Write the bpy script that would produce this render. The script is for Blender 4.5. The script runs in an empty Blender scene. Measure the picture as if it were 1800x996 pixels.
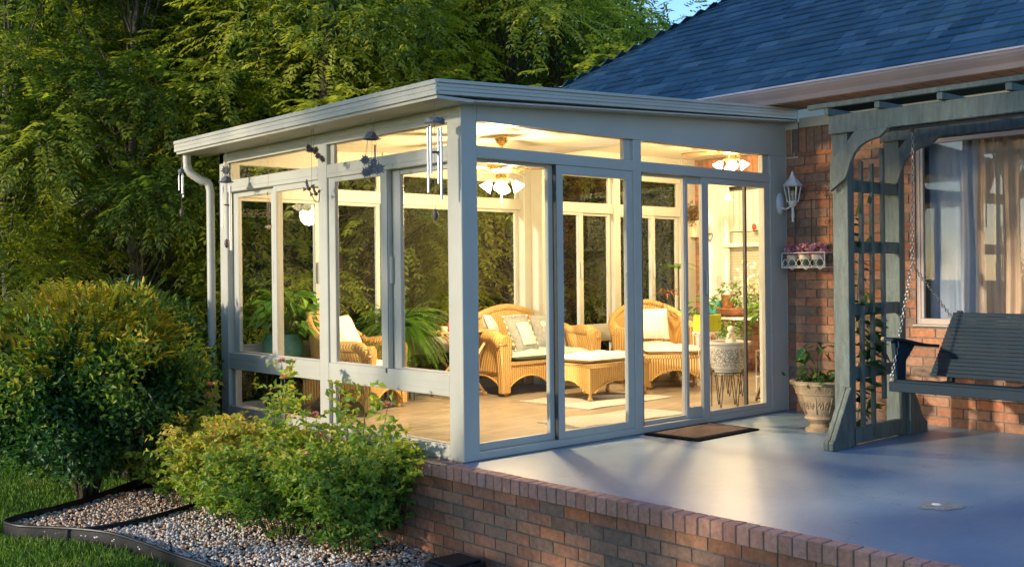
import bpy, math, random
import numpy as np
from mathutils import Vector, Matrix, noise
R = math.radians
rnd = random.Random(7)
rng = np.random.default_rng(7)
sc = bpy.context.scene
COL = sc.collection

# ------------------------------------------------------------------ helpers
class MB:
    """collects shapes; build() links them as one mesh"""
    def __init__(s):
        s.v = []; s.f = []; s.c = []; s.cur = 0.5
    def add(s, vs, fs):
        o = len(s.v); s.v += [tuple(p) for p in vs]; s.f += [tuple(i + o for i in f) for f in fs]
        s.c += [s.cur] * len(vs); return s
    def box(s, x0, y0, z0, x1, y1, z1):
        if x0 > x1: x0, x1 = x1, x0
        if y0 > y1: y0, y1 = y1, y0
        if z0 > z1: z0, z1 = z1, z0
        return s.add([(x0,y0,z0),(x1,y0,z0),(x1,y1,z0),(x0,y1,z0),(x0,y0,z1),(x1,y0,z1),(x1,y1,z1),(x0,y1,z1)],
                     [(0,3,2,1),(4,5,6,7),(0,1,5,4),(1,2,6,5),(2,3,7,6),(3,0,4,7)])
    def tube(s, pts, r, n=8, closed=False, cap=True):
        pts = [Vector(p) for p in pts]; m = len(pts)
        rr = r if isinstance(r, (list, tuple)) else [r] * m
        prev = None; vs = []
        for i, p in enumerate(pts):
            if closed: t = pts[(i+1) % m] - pts[i-1]
            else: t = pts[min(i+1, m-1)] - pts[max(i-1, 0)]
            if t.length < 1e-9: t = Vector((0,0,1))
            t.normalize()
            if prev is None:
                a = Vector((0,0,1)) if abs(t.z) < .9 else Vector((1,0,0))
                u = t.cross(a).normalized()
            else:
                u = prev - t * prev.dot(t)
                u = u.normalized() if u.length > 1e-6 else t.orthogonal().normalized()
            prev = u; w = t.cross(u)
            for k in range(n):
                a = 2*math.pi*k/n
                vs.append(p + (u*math.cos(a) + w*math.sin(a)) * rr[i])
        fs = []
        for i in range(m if closed else m-1):
            for k in range(n):
                a, b = i*n+k, i*n+(k+1) % n
                c, d = ((i+1) % m)*n+(k+1) % n, ((i+1) % m)*n+k
                fs.append((a, b, c, d))
        if cap and not closed:
            fs.append(tuple(range(n-1, -1, -1))); fs.append(tuple(range((m-1)*n, m*n)))
        return s.add(vs, fs)
    def lathe(s, prof, c=(0,0,0), n=24, wob=None):
        vs = []; fs = []
        for r, z in prof:
            for k in range(n):
                a = 2*math.pi*k/n; q = r if wob is None else r*(1+wob(a, z))
                vs.append((c[0]+q*math.cos(a), c[1]+q*math.sin(a), c[2]+z))
        for i in range(len(prof)-1):
            for k in range(n):
                fs.append((i*n+k, i*n+(k+1) % n, (i+1)*n+(k+1) % n, (i+1)*n+k))
        return s.add(vs, fs)
    def prism(s, poly, ax, a0, a1):
        """poly in the two other axes (in order x,y,z without ax), pushed along ax from a0 to a1"""
        n = len(poly)
        def P(p, a):
            q = list(p); q.insert(ax, a); return tuple(q)
        vs = [P(p, a0) for p in poly] + [P(p, a1) for p in poly]
        fs = [tuple(range(n-1, -1, -1)), tuple(range(n, 2*n))] + [(i, (i+1) % n, n+(i+1) % n, n+i) for i in range(n)]
        return s.add(vs, fs)
    def ball(s, c, r, n=10, m=6, sq=(1,1,1)):
        return s.lathe([(r*sq[0]*math.sin(math.pi*i/m)+1e-5, -r*sq[2]*math.cos(math.pi*i/m)) for i in range(m+1)], c, n)
    def xform(s, M):
        s.v = [tuple(M @ Vector(p)) for p in s.v]; return s
    def build(s, name, mat, parent=None, world=False, smooth=False, bevel=0, attr=False, subsurf=0):
        me = bpy.data.meshes.new(name)
        vs = s.v
        if world and parent is not None:
            o = Vector(base_of(parent)); vs = [tuple(Vector(p) - o) for p in vs]
        me.from_pydata(vs, [], s.f); me.update()
        fix_normals(me)
        if attr:
            at = me.attributes.new('v', 'FLOAT', 'POINT'); at.data.foreach_set('value', s.c)
        me.materials.append(mat)
        if smooth:
            me.polygons.foreach_set('use_smooth', [True]*len(me.polygons))
        ob = bpy.data.objects.new(name, me); COL.objects.link(ob)
        if parent is not None: ob.parent = parent
        if smooth == 'auto':
            try: me.set_sharp_from_angle(angle=R(35))
            except Exception: pass
        if bevel:
            b = ob.modifiers.new('b', 'BEVEL'); b.width = bevel; b.segments = 1; b.limit_method = 'ANGLE'; b.angle_limit = R(40)
        if subsurf:
            b = ob.modifiers.new('s', 'SUBSURF'); b.levels = subsurf; b.render_levels = subsurf
        return ob

import bmesh
def fix_normals(me):
    if len(me.polygons) > 60000: return
    bm = bmesh.new(); bm.from_mesh(me); bmesh.ops.recalc_face_normals(bm, faces=bm.faces); bm.to_mesh(me); bm.free()

def base_of(o):
    v = Vector((0,0,0))
    while o is not None:
        v += o.location; o = o.parent
    return v

def tag(o, label=None, cat=None, group=None, kind=None):
    if label: o['label'] = label
    if cat: o['category'] = cat
    if group: o['group'] = group
    if kind: o['kind'] = kind
    return o

def thing(name, label, cat, loc=(0,0,0), rz=0, group=None):
    o = bpy.data.objects.new(name, None); COL.objects.link(o); o.empty_display_size = .1
    o.location = loc; o.rotation_euler = (0, 0, rz)
    return tag(o, label, cat, group)

def dup(root, loc, rz, label, group=None):
    r = root.copy(); COL.objects.link(r); r.location = loc; r.rotation_euler = (0, 0, rz); r['label'] = label
    if group: r['group'] = group
    for ch in list(root.children):
        c = ch.copy(); COL.objects.link(c); c.parent = r
        for g in list(ch.children):
            d = g.copy(); COL.objects.link(d); d.parent = c
    return r

# ------------------------------------------------------------------ materials
def mat(name):
    m = bpy.data.materials.new(name); m.use_nodes = True
    nt = m.node_tree; nt.nodes.clear(); return m, nt, nt.nodes, nt.links
def out(nt, sh):
    o = nt.nodes.new('ShaderNodeOutputMaterial'); nt.links.new(sh, o.inputs['Surface'])
def ramp(nt, stops, interp='LINEAR'):
    r = nt.nodes.new('ShaderNodeValToRGB'); e = r.color_ramp.elements; r.color_ramp.interpolation = interp
    while len(e) < len(stops): e.new(.5)
    for k, (p, c) in enumerate(stops): e[k].position = p; e[k].color = (*c, 1)
    return r
def coord(nt, scale=(1,1,1), kind='Object'):
    t = nt.nodes.new('ShaderNodeTexCoord'); m = nt.nodes.new('ShaderNodeMapping'); m.inputs['Scale'].default_value = scale
    nt.links.new(t.outputs[kind], m.inputs['Vector']); return m.outputs['Vector']
def nz(nt, vec, scale, detail=4, rough=.5):
    n = nt.nodes.new('ShaderNodeTexNoise'); n.inputs['Scale'].default_value = scale; n.inputs['Detail'].default_value = detail
    n.inputs['Roughness'].default_value = rough; nt.links.new(vec, n.inputs['Vector']); return n.outputs['Fac']
def bump(nt, h, strength=.3, dist=.01):
    b = nt.nodes.new('ShaderNodeBump'); b.inputs['Strength'].default_value = strength; b.inputs['Distance'].default_value = dist
    nt.links.new(h, b.inputs['Height']); return b.outputs['Normal']
def bsdf(nt, rough=.5, spec=.5, metal=0):
    b = nt.nodes.new('ShaderNodeBsdfPrincipled'); b.inputs['Roughness'].default_value = rough
    b.inputs['Specular IOR Level'].default_value = spec; b.inputs['Metallic'].default_value = metal; return b
def mixc(nt, fac, a, b, mode='MIX'):
    m = nt.nodes.new('ShaderNodeMix'); m.data_type = 'RGBA'; m.blend_type = mode
    if isinstance(fac, (int, float)): m.inputs[0].default_value = fac
    else: nt.links.new(fac, m.inputs[0])
    for i, q in ((6, a), (7, b)):
        if isinstance(q, tuple): m.inputs[i].default_value = (*q, 1)
        else: nt.links.new(q, m.inputs[i])
    return m.outputs[2]
def mth(nt, op, a, b=None):
    m = nt.nodes.new('ShaderNodeMath'); m.operation = op
    for i, q in ((0, a), (1, b)):
        if q is None: continue
        if isinstance(q, (int, float)): m.inputs[i].default_value = q
        else: nt.links.new(q, m.inputs[i])
    return m.outputs[0]

def simple(name, col, rough=.5, var=.12, scale=9, spec=.5, metal=0, bmp=.05, sc3=(1,1,1), col2=None, fine=0):
    m, nt, N, L = mat(name); v = coord(nt, sc3); b = bsdf(nt, rough, spec, metal)
    n = nz(nt, v, scale, 5, .6)
    c2 = col2 or tuple(x*(1-2*var) for x in col); c1 = col if col2 else tuple(min(1, x*(1+var)) for x in col)
    r = ramp(nt, [(.3, c2), (.7, c1)]); L.new(n, r.inputs[0]); L.new(r.outputs[0], b.inputs['Base Color'])
    h = nz(nt, v, scale*(fine or 6), 3)
    L.new(bump(nt, h, bmp*4, .004), b.inputs['Normal'])
    rr = nt.nodes.new('ShaderNodeMapRange'); rr.inputs[3].default_value = max(0, rough-.08); rr.inputs[4].default_value = min(1, rough+.12)
    L.new(n, rr.inputs[0]); L.new(rr.outputs[0], b.inputs['Roughness'])
    out(nt, b.outputs[0]); return m

def attr_mat(name, stops, rough=.8, nscale=40, namt=.35, bmp=.5, dist=.004, spec=.3, interp='LINEAR', stain=None):
    """colour per piece from the mesh attribute v, mottled by noise"""
    m, nt, N, L = mat(name); a = nt.nodes.new('ShaderNodeAttribute'); a.attribute_name = 'v'
    r = ramp(nt, stops, interp); L.new(a.outputs['Fac'], r.inputs[0])
    v = coord(nt); n = nz(nt, v, nscale, 6, .65)
    rr = ramp(nt, [(.25, (1-namt,)*3), (.75, (1+namt*.6,)*3)]); L.new(n, rr.inputs[0])
    c = mixc(nt, 1.0, r.outputs[0], rr.outputs[0], 'MULTIPLY')
    if stain:
        n2 = nz(nt, v, stain[0], 4, .6); r2 = ramp(nt, [(.5, (0,0,0)), (.72, (1,1,1))]); L.new(n2, r2.inputs[0])
        c = mixc(nt, mth(nt, 'MULTIPLY', r2.outputs[0], stain[2]), c, stain[1])
    b = bsdf(nt, rough, spec); L.new(c, b.inputs['Base Color'])
    L.new(bump(nt, n, bmp, dist), b.inputs['Normal']); out(nt, b.outputs[0]); return m

def leaf_mat(name, stops, trans=.35, rough=.45):
    m, nt, N, L = mat(name); a = nt.nodes.new('ShaderNodeAttribute'); a.attribute_name = 'v'
    r = ramp(nt, stops); L.new(a.outputs['Fac'], r.inputs[0])
    b = bsdf(nt, rough, .35); L.new(r.outputs[0], b.inputs['Base Color'])
    t = nt.nodes.new('ShaderNodeBsdfTranslucent')
    c = mixc(nt, 1.0, r.outputs[0], (1.5, 1.6, .7), 'MULTIPLY'); L.new(c, t.inputs['Color'])
    mx = nt.nodes.new('ShaderNodeMixShader'); mx.inputs[0].default_value = trans
    L.new(b.outputs[0], mx.inputs[1]); L.new(t.outputs[0], mx.inputs[2]); out(nt, mx.outputs[0]); return m

def glass_mat(name, tint=(.975,.985,.975), refl=1.0, rough=0.0):
    m, nt, N, L = mat(name)
    t = nt.nodes.new('ShaderNodeBsdfTransparent'); t.inputs[0].default_value = (*tint, 1)
    g = nt.nodes.new('ShaderNodeBsdfGlossy'); g.inputs['Roughness'].default_value = rough; g.inputs[0].default_value = (1,1,1,1)
    f = nt.nodes.new('ShaderNodeLayerWeight'); f.inputs['Blend'].default_value = .5
    k = mth(nt, 'ADD', .017*refl, mth(nt, 'MULTIPLY', mth(nt, 'POWER', f.outputs['Facing'], 4.5), .55*refl))
    mx = nt.nodes.new('ShaderNodeMixShader'); L.new(k, mx.inputs[0]); L.new(t.outputs[0], mx.inputs[1]); L.new(g.outputs[0], mx.inputs[2])
    out(nt, mx.outputs[0]); return m

def emit(name, col, s):
    m, nt, N, L = mat(name); e = nt.nodes.new('ShaderNodeEmission'); e.inputs[0].default_value = (*col, 1); e.inputs[1].default_value = s
    out(nt, e.outputs[0]); return m

def wicker_mat():
    m, nt, N, L = mat('wicker'); tc = nt.nodes.new('ShaderNodeTexCoord'); sp = nt.nodes.new('ShaderNodeSeparateXYZ'); L.new(tc.outputs['Object'], sp.inputs[0])
    xy = mth(nt, 'ADD', sp.outputs[0], sp.outputs[1])
    a = mth(nt, 'SINE', mth(nt, 'MULTIPLY', xy, 230.))          # upright ribs
    bq = mth(nt, 'SINE', mth(nt, 'MULTIPLY', sp.outputs[2], 420.))
    # weave: row phase flips from rib to rib
    w = mth(nt, 'MULTIPLY', a, bq)
    h = mth(nt, 'ADD', mth(nt, 'MULTIPLY', a, .75), mth(nt, 'MULTIPLY', w, .35))
    n = nz(nt, coord(nt), 14, 4)
    r = ramp(nt, [(.0, (.33,.17,.045)), (.45, (.67,.405,.13)), (1, (.88,.60,.24))])
    L.new(mth(nt, 'ADD', mth(nt, 'MULTIPLY', h, .36), .5), r.inputs[0])
    c = mixc(nt, mth(nt, 'MULTIPLY', n, .4), r.outputs[0], (.53,.31,.10))
    b = bsdf(nt, .42, .5); L.new(c, b.inputs['Base Color']); L.new(bump(nt, h, .9, .006), b.inputs['Normal']); out(nt, b.outputs[0]); return m

BRICK = [(0, (.34,.15,.085)), (.2, (.41,.185,.11)), (.4, (.45,.225,.135)), (.58, (.38,.215,.14)), (.72, (.29,.18,.125)), (.80, (.21,.145,.11)), (.9, (.48,.18,.08)), (1, (.50,.28,.17))]
M = {}
M['brick'] = attr_mat('brick_red', BRICK, .88, 26, .42, .6, .006, stain=(1.7, (.22,.17,.14), .35))
M['brick_cap'] = attr_mat('brick_coping', [(0,(.48,.23,.16)), (.3,(.54,.28,.20)), (.6,(.58,.31,.23)), (.85,(.50,.24,.16)), (1,(.60,.35,.27))], .85, 40, .35, .6, .005)
M['mortar'] = simple('mortar', (.20,.175,.145), .95, .2, 18, .2, bmp=.3)
M['frame'] = simple('frame_paint', (.475,.465,.405), .42, .04, 2.5, .5, bmp=.01)
M['track'] = simple('dark_track', (.06,.055,.05), .5, .1)
M['roofing'] = simple('roof_panel', (.45,.46,.45), .5, .05, 3)
M['ceiling'] = simple('ceiling_panel', (.74,.70,.60), .45, .03, 1.5, bmp=.01)
M['glass'] = glass_mat('clear_glass')
M['glass_dark'] = glass_mat('window_glass_old', (.9,.92,.94), 1.5)
M['lamp_glass'] = glass_mat('lamp_glass', (.9,.92,.92))
M['shingle'] = attr_mat('shingle', [(0,(.026,.082,.138)), (.35,(.036,.102,.165)), (.7,(.050,.125,.19)), (1,(.082,.165,.235))], .9, 190, .45, .5, .003)
M['gutter'] = simple('house_gutter', (.30,.235,.22), .5, .06, 3)
M['soffit'] = simple('soffit', (.40,.27,.17), .6, .08, 4)
M['metalic_white'] = simple('white_metal', (.72,.72,.70), .4, .06, 20)
M['arbor'] = simple('arbor_paint', (.105,.135,.118), .5, .22, 5, .5, bmp=.25, sc3=(6,6,1.2))
M['swing'] = simple('swing_paint', (.007,.022,.036), .65, .15, 8, .3, bmp=.1, sc3=(3,1,3))
M['steel'] = simple('steel_chain', (.45,.43,.42), .35, .2, 60, .5, .9)
M['iron'] = simple('black_iron', (.03,.027,.025), .5, .2, 40)
M['iron_rust'] = simple('rusty_iron', (.16,.10,.07), .8, .25, 40)
M['chime'] = simple('chime_tube', (.58,.60,.64), .35, .1, 30, .5, .6)
M['chime_dark'] = simple('chime_verdigris', (.13,.15,.19), .6, .3, 50)
M['bronze'] = simple('dark_bronze', (.10,.075,.06), .5, .3, 50)
M['thread'] = simple('thread', (.25,.22,.18), .8)
M['wicker'] = wicker_mat()
M['linen'] = simple('linen', (.80,.77,.70), .9, .06, 12, .2, bmp=.2, fine=20)
M['blue_linen'] = simple('blue_linen', (.42,.55,.55), .9, .08, 12, .2, bmp=.2, fine=20)
M['grey_cloth'] = simple('grey_cloth', (.33,.35,.35), .9, .1, 30, .2, bmp=.2, fine=8)
M['rug'] = simple('rug_cotton', (.74,.71,.65), .95, .1, 40, .1, bmp=.5, sc3=(1,5,1))
M['mat_brown'] = simple('mat_coir', (.44,.32,.26), .95, .3, 120, .1, bmp=.8)
M['rubber'] = simple('rubber', (.008,.008,.010), .95, .2, 20, .05)
M['wood'] = simple('light_wood', (.55,.35,.15), .5, .15, 7, sc3=(1,1,6))
M['teal'] = simple('teal_glaze', (.10,.30,.26), .2, .2, 5, .6)
M['terracotta'] = simple('terracotta', (.42,.18,.09), .8, .15, 14, bmp=.2)
M['stoneware'] = simple('carved_stoneware', (.40,.285,.17), .8, .2, 14, bmp=.4)
M['lime'] = simple('lime_pot', (.52,.58,.03), .4, .05)
M['cream'] = simple('cream_pot', (.70,.62,.45), .5, .1)
M['olive'] = simple('olive_pot', (.16,.20,.12), .5, .1)
M['greypot'] = simple('grey_pot', (.25,.27,.22), .6, .1)
M['brownbox'] = simple('brown_planter', (.15,.09,.05), .5, .2, 6)
M['soil'] = simple('soil', (.04,.026,.017), .95, .3, 40, bmp=.8)
M['white'] = simple('white_gloss', (.78,.76,.72), .4, .04)
M['brass'] = simple('brass', (.72,.50,.20), .25, .1, 20, .5, .9)
M['fanblade'] = simple('fan_blade', (.15,.09,.045), .4, .08)
M['shade'] = emit('lit_frosted_shade', (1.0,.78,.45), 9)
M['darkwood'] = simple('dark_wood', (.07,.035,.02), .5, .2)
M['bark'] = simple('bark', (.16,.125,.09), .9, .3, 12, .2, bmp=.8, sc3=(3,3,.6), col2=(.06,.045,.035))
M['bark_pale'] = simple('pale_bark', (.20,.18,.14), .9, .25, 12, .2, bmp=.6, sc3=(3,3,.6))
M['twig'] = simple('twig', (.12,.10,.045), .8, .2)
M['stem'] = simple('green_stem', (.10,.14,.04), .6, .2)
M['edging'] = simple('plastic_edging', (.012,.012,.015), .45, .2, 9)
M['casing'] = simple('window_casing', (.46,.37,.32), .55, .06, 4)

# urn carved pattern
def carved():
    m, nt, N, L = mat('carved_grey_urn'); v = coord(nt)
    w = nt.nodes.new('ShaderNodeTexVoronoi'); w.inputs['Scale'].default_value = 38; w.feature = 'DISTANCE_TO_EDGE'; L.new(v, w.inputs['Vector'])
    n = nz(nt, v, 30, 3, .7)
    h = mth(nt, 'ADD', w.outputs['Distance'], mth(nt, 'MULTIPLY', n, .4))
    r = ramp(nt, [(.2, (.13,.12,.10)), (.42, (.42,.41,.37))]); L.new(h, r.inputs[0])
    sp = nt.nodes.new('ShaderNodeSeparateXYZ'); L.new(v, sp.inputs[0])
    k = mth(nt, 'MULTIPLY', mth(nt, 'LESS_THAN', sp.outputs[2], .545), mth(nt, 'GREATER_THAN', sp.outputs[2], .38))
    c = mixc(nt, k, (.40,.39,.36), r.outputs[0])
    b = bsdf(nt, .7); L.new(c, b.inputs['Base Color']); L.new(bump(nt, h, .5, .006), b.inputs['Normal']); out(nt, b.outputs[0]); return m
M['urn'] = carved()

# ceiling with plank seams, running along x
def seam_mat(name, col, per, axis, width=.02, rough=.45, dark=.45):
    m, nt, N, L = mat(name); tc = nt.nodes.new('ShaderNodeTexCoord'); sp = nt.nodes.new('ShaderNodeSeparateXYZ'); L.new(tc.outputs['Object'], sp.inputs[0])
    f = mth(nt, 'FRACT', mth(nt, 'DIVIDE', sp.outputs[axis], per)); k = mth(nt, 'LESS_THAN', f, width)
    n = nz(nt, coord(nt), 3, 4)
    a = ramp(nt, [(.3, tuple(x*.92 for x in col)), (.7, col)]); L.new(n, a.inputs[0])
    c = mixc(nt, k, a.outputs[0], tuple(x*dark for x in col)); b = bsdf(nt, rough); L.new(c, b.inputs['Base Color'])
    L.new(bump(nt, mth(nt, 'SUBTRACT', 1., k), .4, .004), b.inputs['Normal']); out(nt, b.outputs[0]); return m
M['ceil'] = seam_mat('ceiling_planks', (.56,.51,.40), .30, 1, .03)
M['ceil_inner'] = seam_mat('ceiling_planks_fine', (.66,.60,.47), .10, 1, .07)
M['soffit_pl'] = seam_mat('soffit_planks', (.30,.19,.11), .135, 1, .1, .6, .2)
M['blind'] = seam_mat('window_blind', (.62,.58,.48), .035, 2, .3, .7, .75)
M['curtain'] = simple('curtain', (.80,.55,.35), .8, .05, 5, .2, bmp=.05)
M['sheer'] = simple('sheer_curtain', (.50,.52,.56), .8, .05, 5, .2, bmp=.05)

def tile_mat():
    m, nt, N, L = mat('floor_tile'); v = coord(nt)
    b0 = nt.nodes.new('ShaderNodeTexBrick'); L.new(v, b0.inputs['Vector']); b0.offset = .5
    b0.inputs['Scale'].default_value = 1; b0.inputs['Brick Width'].default_value = .46; b0.inputs['Row Height'].default_value = .46
    b0.inputs['Mortar Size'].default_value = .005; b0.inputs['Color1'].default_value = (.31,.27,.22,1); b0.inputs['Color2'].default_value = (.39,.345,.29,1); b0.inputs['Mortar'].default_value = (.50,.42,.30,1)
    n = nz(nt, coord(nt, (1.2,6,1)), 2.2, 6, .65)
    r = ramp(nt, [(.3,(.62,.56,.52)), (.7,(1.15,1.12,1.08))]); L.new(n, r.inputs[0])
    c = mixc(nt, 1., b0.outputs[0], r.outputs[0], 'MULTIPLY'); b = bsdf(nt, .33, .5); L.new(c, b.inputs['Base Color'])
    L.new(bump(nt, b0.outputs['Fac'], .3, -.003), b.inputs['Normal']); out(nt, b.outputs[0]); return m
M['tile'] = tile_mat()

def patio_mat():
    m, nt, N, L = mat('painted_concrete'); v = coord(nt)
    n1 = nz(nt, v, 1.1, 6, .62); n2 = nz(nt, coord(nt, (1,4,1)), 9, 6, .7); n3 = nz(nt, v, 60, 3, .6)
    r = ramp(nt, [(.30,(.135,.225,.34)), (.52,(.175,.275,.385)), (.72,(.24,.335,.425))]); L.new(n1, r.inputs[0])
    k = ramp(nt, [(.60,(0,0,0)), (.72,(1,1,1))]); L.new(n2, k.inputs[0])
    c = mixc(nt, mth(nt,'MULTIPLY',k.outputs[0],.35), r.outputs[0], (.40,.43,.45))
    vo = nt.nodes.new('ShaderNodeTexVoronoi'); vo.feature = 'DISTANCE_TO_EDGE'; vo.inputs['Scale'].default_value = .55
    wv = nt.nodes.new('ShaderNodeVectorMath'); wv.operation = 'ADD'; n4 = nt.nodes.new('ShaderNodeTexNoise'); n4.inputs['Scale'].default_value = 2.5; n4.inputs['Detail'].default_value = 5; L.new(v, n4.inputs['Vector'])
    L.new(v, wv.inputs[0]); L.new(n4.outputs['Color'], wv.inputs[1]); L.new(wv.outputs[0], vo.inputs['Vector'])
    cr = mth(nt, 'MULTIPLY', mth(nt, 'LESS_THAN', vo.outputs['Distance'], .0022), .5); c = mixc(nt, cr, c, (.10,.12,.14))
    n5 = nz(nt, coord(nt, (1.6,.7,1)), 7, 6, .8); r5_ = ramp(nt, [(.68,(0,0,0)), (.74,(1,1,1))]); L.new(n5, r5_.inputs[0]); c = mixc(nt, mth(nt,'MULTIPLY',r5_.outputs[0],.22), c, (.48,.46,.42))
    b = bsdf(nt, .35, .55); L.new(c, b.inputs['Base Color'])
    rr = nt.nodes.new('ShaderNodeMapRange'); rr.inputs[3].default_value = .27; rr.inputs[4].default_value = .5; L.new(n2, rr.inputs[0]); L.new(rr.outputs[0], b.inputs['Roughness'])
    L.new(bump(nt, mth(nt,'ADD',n2,mth(nt,'MULTIPLY',n3,.4)), .25, .004), b.inputs['Normal']); out(nt, b.outputs[0]); return m
M['patio'] = patio_mat()

def ground_mat():
    m, nt, N, L = mat('lawn_soil'); v = coord(nt); n = nz(nt, v, 3, 8, .7); n2 = nz(nt, v, .35, 3)
    r = ramp(nt, [(.3,(.05,.09,.015)), (.55,(.09,.155,.025)), (.75,(.14,.18,.04))]); L.new(n, r.inputs[0])
    c = mixc(nt, mth(nt,'MULTIPLY',n2,.3), r.outputs[0], (.05,.04,.02)); b = bsdf(nt, .95, .15); L.new(c, b.inputs['Base Color'])
    L.new(bump(nt, n, .8, .03), b.inputs['Normal']); out(nt, b.outputs[0]); return m
M['lawn'] = ground_mat()
M['dirt'] = simple('bare_soil', (.085,.05,.03), .95, .35, 12, .1, bmp=.8)
M['mulch'] = simple('red_mulch', (.20,.06,.03), .95, .4, 30, .1, bmp=1)
M['pebble'] = attr_mat('pebble', [(0,(.66,.58,.52)), (.22,(.55,.40,.29)), (.4,(.70,.54,.40)), (.55,(.46,.44,.44)), (.68,(.48,.24,.12)), (.8,(.70,.66,.60)), (1,(.32,.24,.18))], .6, 60, .25, .3, .002, spec=.4, interp='CONSTANT')
M['leaf_tree'] = leaf_mat('tree_leaf', [(0,(.035,.075,.022)), (.45,(.10,.16,.03)), (.72,(.27,.32,.045)), (1,(.46,.46,.07))], .45)
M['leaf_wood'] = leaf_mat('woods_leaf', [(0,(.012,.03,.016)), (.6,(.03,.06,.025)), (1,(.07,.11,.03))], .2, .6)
M['leaf_bush'] = leaf_mat('bush_leaf', [(0,(.022,.06,.022)), (.45,(.055,.15,.035)), (.70,(.16,.26,.04)), (.88,(.42,.40,.045)), (1,(.55,.36,.05))], .35)  # gold end of the ramp is sunlight painted into top leaves and shoots
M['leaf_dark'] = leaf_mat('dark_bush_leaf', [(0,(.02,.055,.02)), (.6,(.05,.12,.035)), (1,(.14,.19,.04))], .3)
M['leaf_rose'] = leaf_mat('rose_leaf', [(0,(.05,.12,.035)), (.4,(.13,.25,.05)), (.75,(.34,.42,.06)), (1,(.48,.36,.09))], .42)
M['leaf_in'] = leaf_mat('indoor_leaf', [(0,(.04,.12,.02)), (.5,(.08,.20,.035)), (1,(.17,.30,.05))], .35, .35)
M['leaf_vine'] = leaf_mat('vine_leaf', [(0,(.012,.05,.02)), (.6,(.025,.10,.035)), (1,(.16,.20,.02))], .25, .3)
M['leaf_red'] = leaf_mat('dracaena_leaf', [(0,(.10,.12,.03)), (.5,(.22,.14,.05)), (1,(.30,.10,.07))], .3)
M['grass'] = leaf_mat('grass_blade', [(0,(.06,.14,.02)), (.6,(.15,.28,.035)), (.92,(.18,.24,.04)), (1,(.38,.36,.14))], .3)
M['petal'] = leaf_mat('pink_petal', [(0,(.45,.10,.14)), (.5,(.62,.22,.26)), (1,(.70,.45,.42))], .3)
M['petal_pale'] = leaf_mat('pale_petal', [(0,(.55,.35,.50)), (.5,(.72,.42,.52)), (1,(.45,.10,.14))], .3)
M['petal_white'] = leaf_mat('white_petal', [(0,(.65,.55,.60)), (1,(.85,.82,.78))], .3)

# ------------------------------------------------------------------ leaves
def unit(a): return a / (np.linalg.norm(a, axis=1, keepdims=True) + 1e-9)
def leaf_mesh(name, P, D, Nn, Ln, W, v, m, parent=None, fold=.18):
    """n folded two-triangle leaves: base P, direction D, upward normal Nn"""
    n = len(P); D = unit(D); S = unit(np.cross(D, Nn)); U = np.cross(S, D)
    Ln = np.broadcast_to(np.asarray(Ln, float).reshape(-1, 1), (n, 1)); W = np.broadcast_to(np.asarray(W, float).reshape(-1, 1), (n, 1))
    mid = P + D*Ln*.45
    V = np.stack([P, mid + S*W*.5 + U*W*fold, P + D*Ln - U*Ln*.12, mid - S*W*.5 + U*W*fold], 1).reshape(-1, 3)
    b = np.arange(n)*4
    T = np.stack([b, b+1, b+2, b, b+2, b+3], 1).reshape(-1)
    me = bpy.data.meshes.new(name); me.vertices.add(4*n); me.vertices.foreach_set('co', V.astype(np.float32).ravel())
    me.loops.add(6*n); me.loops.foreach_set('vertex_index', T.astype(np.int32)); me.polygons.add(2*n)
    me.polygons.foreach_set('loop_start', np.arange(2*n, dtype=np.int32)*3)
    me.update(calc_edges=True)
    at = me.attributes.new('v', 'FLOAT', 'POINT'); at.data.foreach_set('value', np.repeat(np.clip(v, 0, 1), 4).astype(np.float32))
    me.materials.append(m); ob = bpy.data.objects.new(name, me); COL.objects.link(ob)
    if parent is not None: ob.parent = parent
    return ob
def rdir(n): return unit(rng.normal(size=(n, 3)))
def sprays(C, A, length, pairs, ll, lw, droop=.25):
    """pinnate sprays: C start (n,3), A axis (n,3). returns leaflet arrays"""
    n = len(C); A = unit(A); up = np.tile([0, 0, 1.], (n, 1)); S = unit(np.cross(A, up) + rng.normal(size=(n,3))*.15); U = np.cross(S, A)
    Ps = []; Ds = []; Ns = []; Vs = []
    base = rng.random(n)
    for i in range(pairs):
        t = (i+.6)/pairs
        c = C + A*(length*t) - up*(droop*t*t*length)
        for s in (-1, 1):
            d = A*.55 + S*s*.85 - up*.25 + rng.normal(size=(n,3))*.12
            Ps.append(c); Ds.append(d); Ns.append(U + rng.normal(size=(n,3))*.2); Vs.append(base)
    Ps.append(C + A*(length*.97) - up*(droop*length)); Ds.append(A - up*.3); Ns.append(U); Vs.append(base)
    P = np.concatenate(Ps); D = np.concatenate(Ds); Nn = np.concatenate(Ns); V = np.concatenate(Vs)
    return P, D, Nn, V

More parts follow.
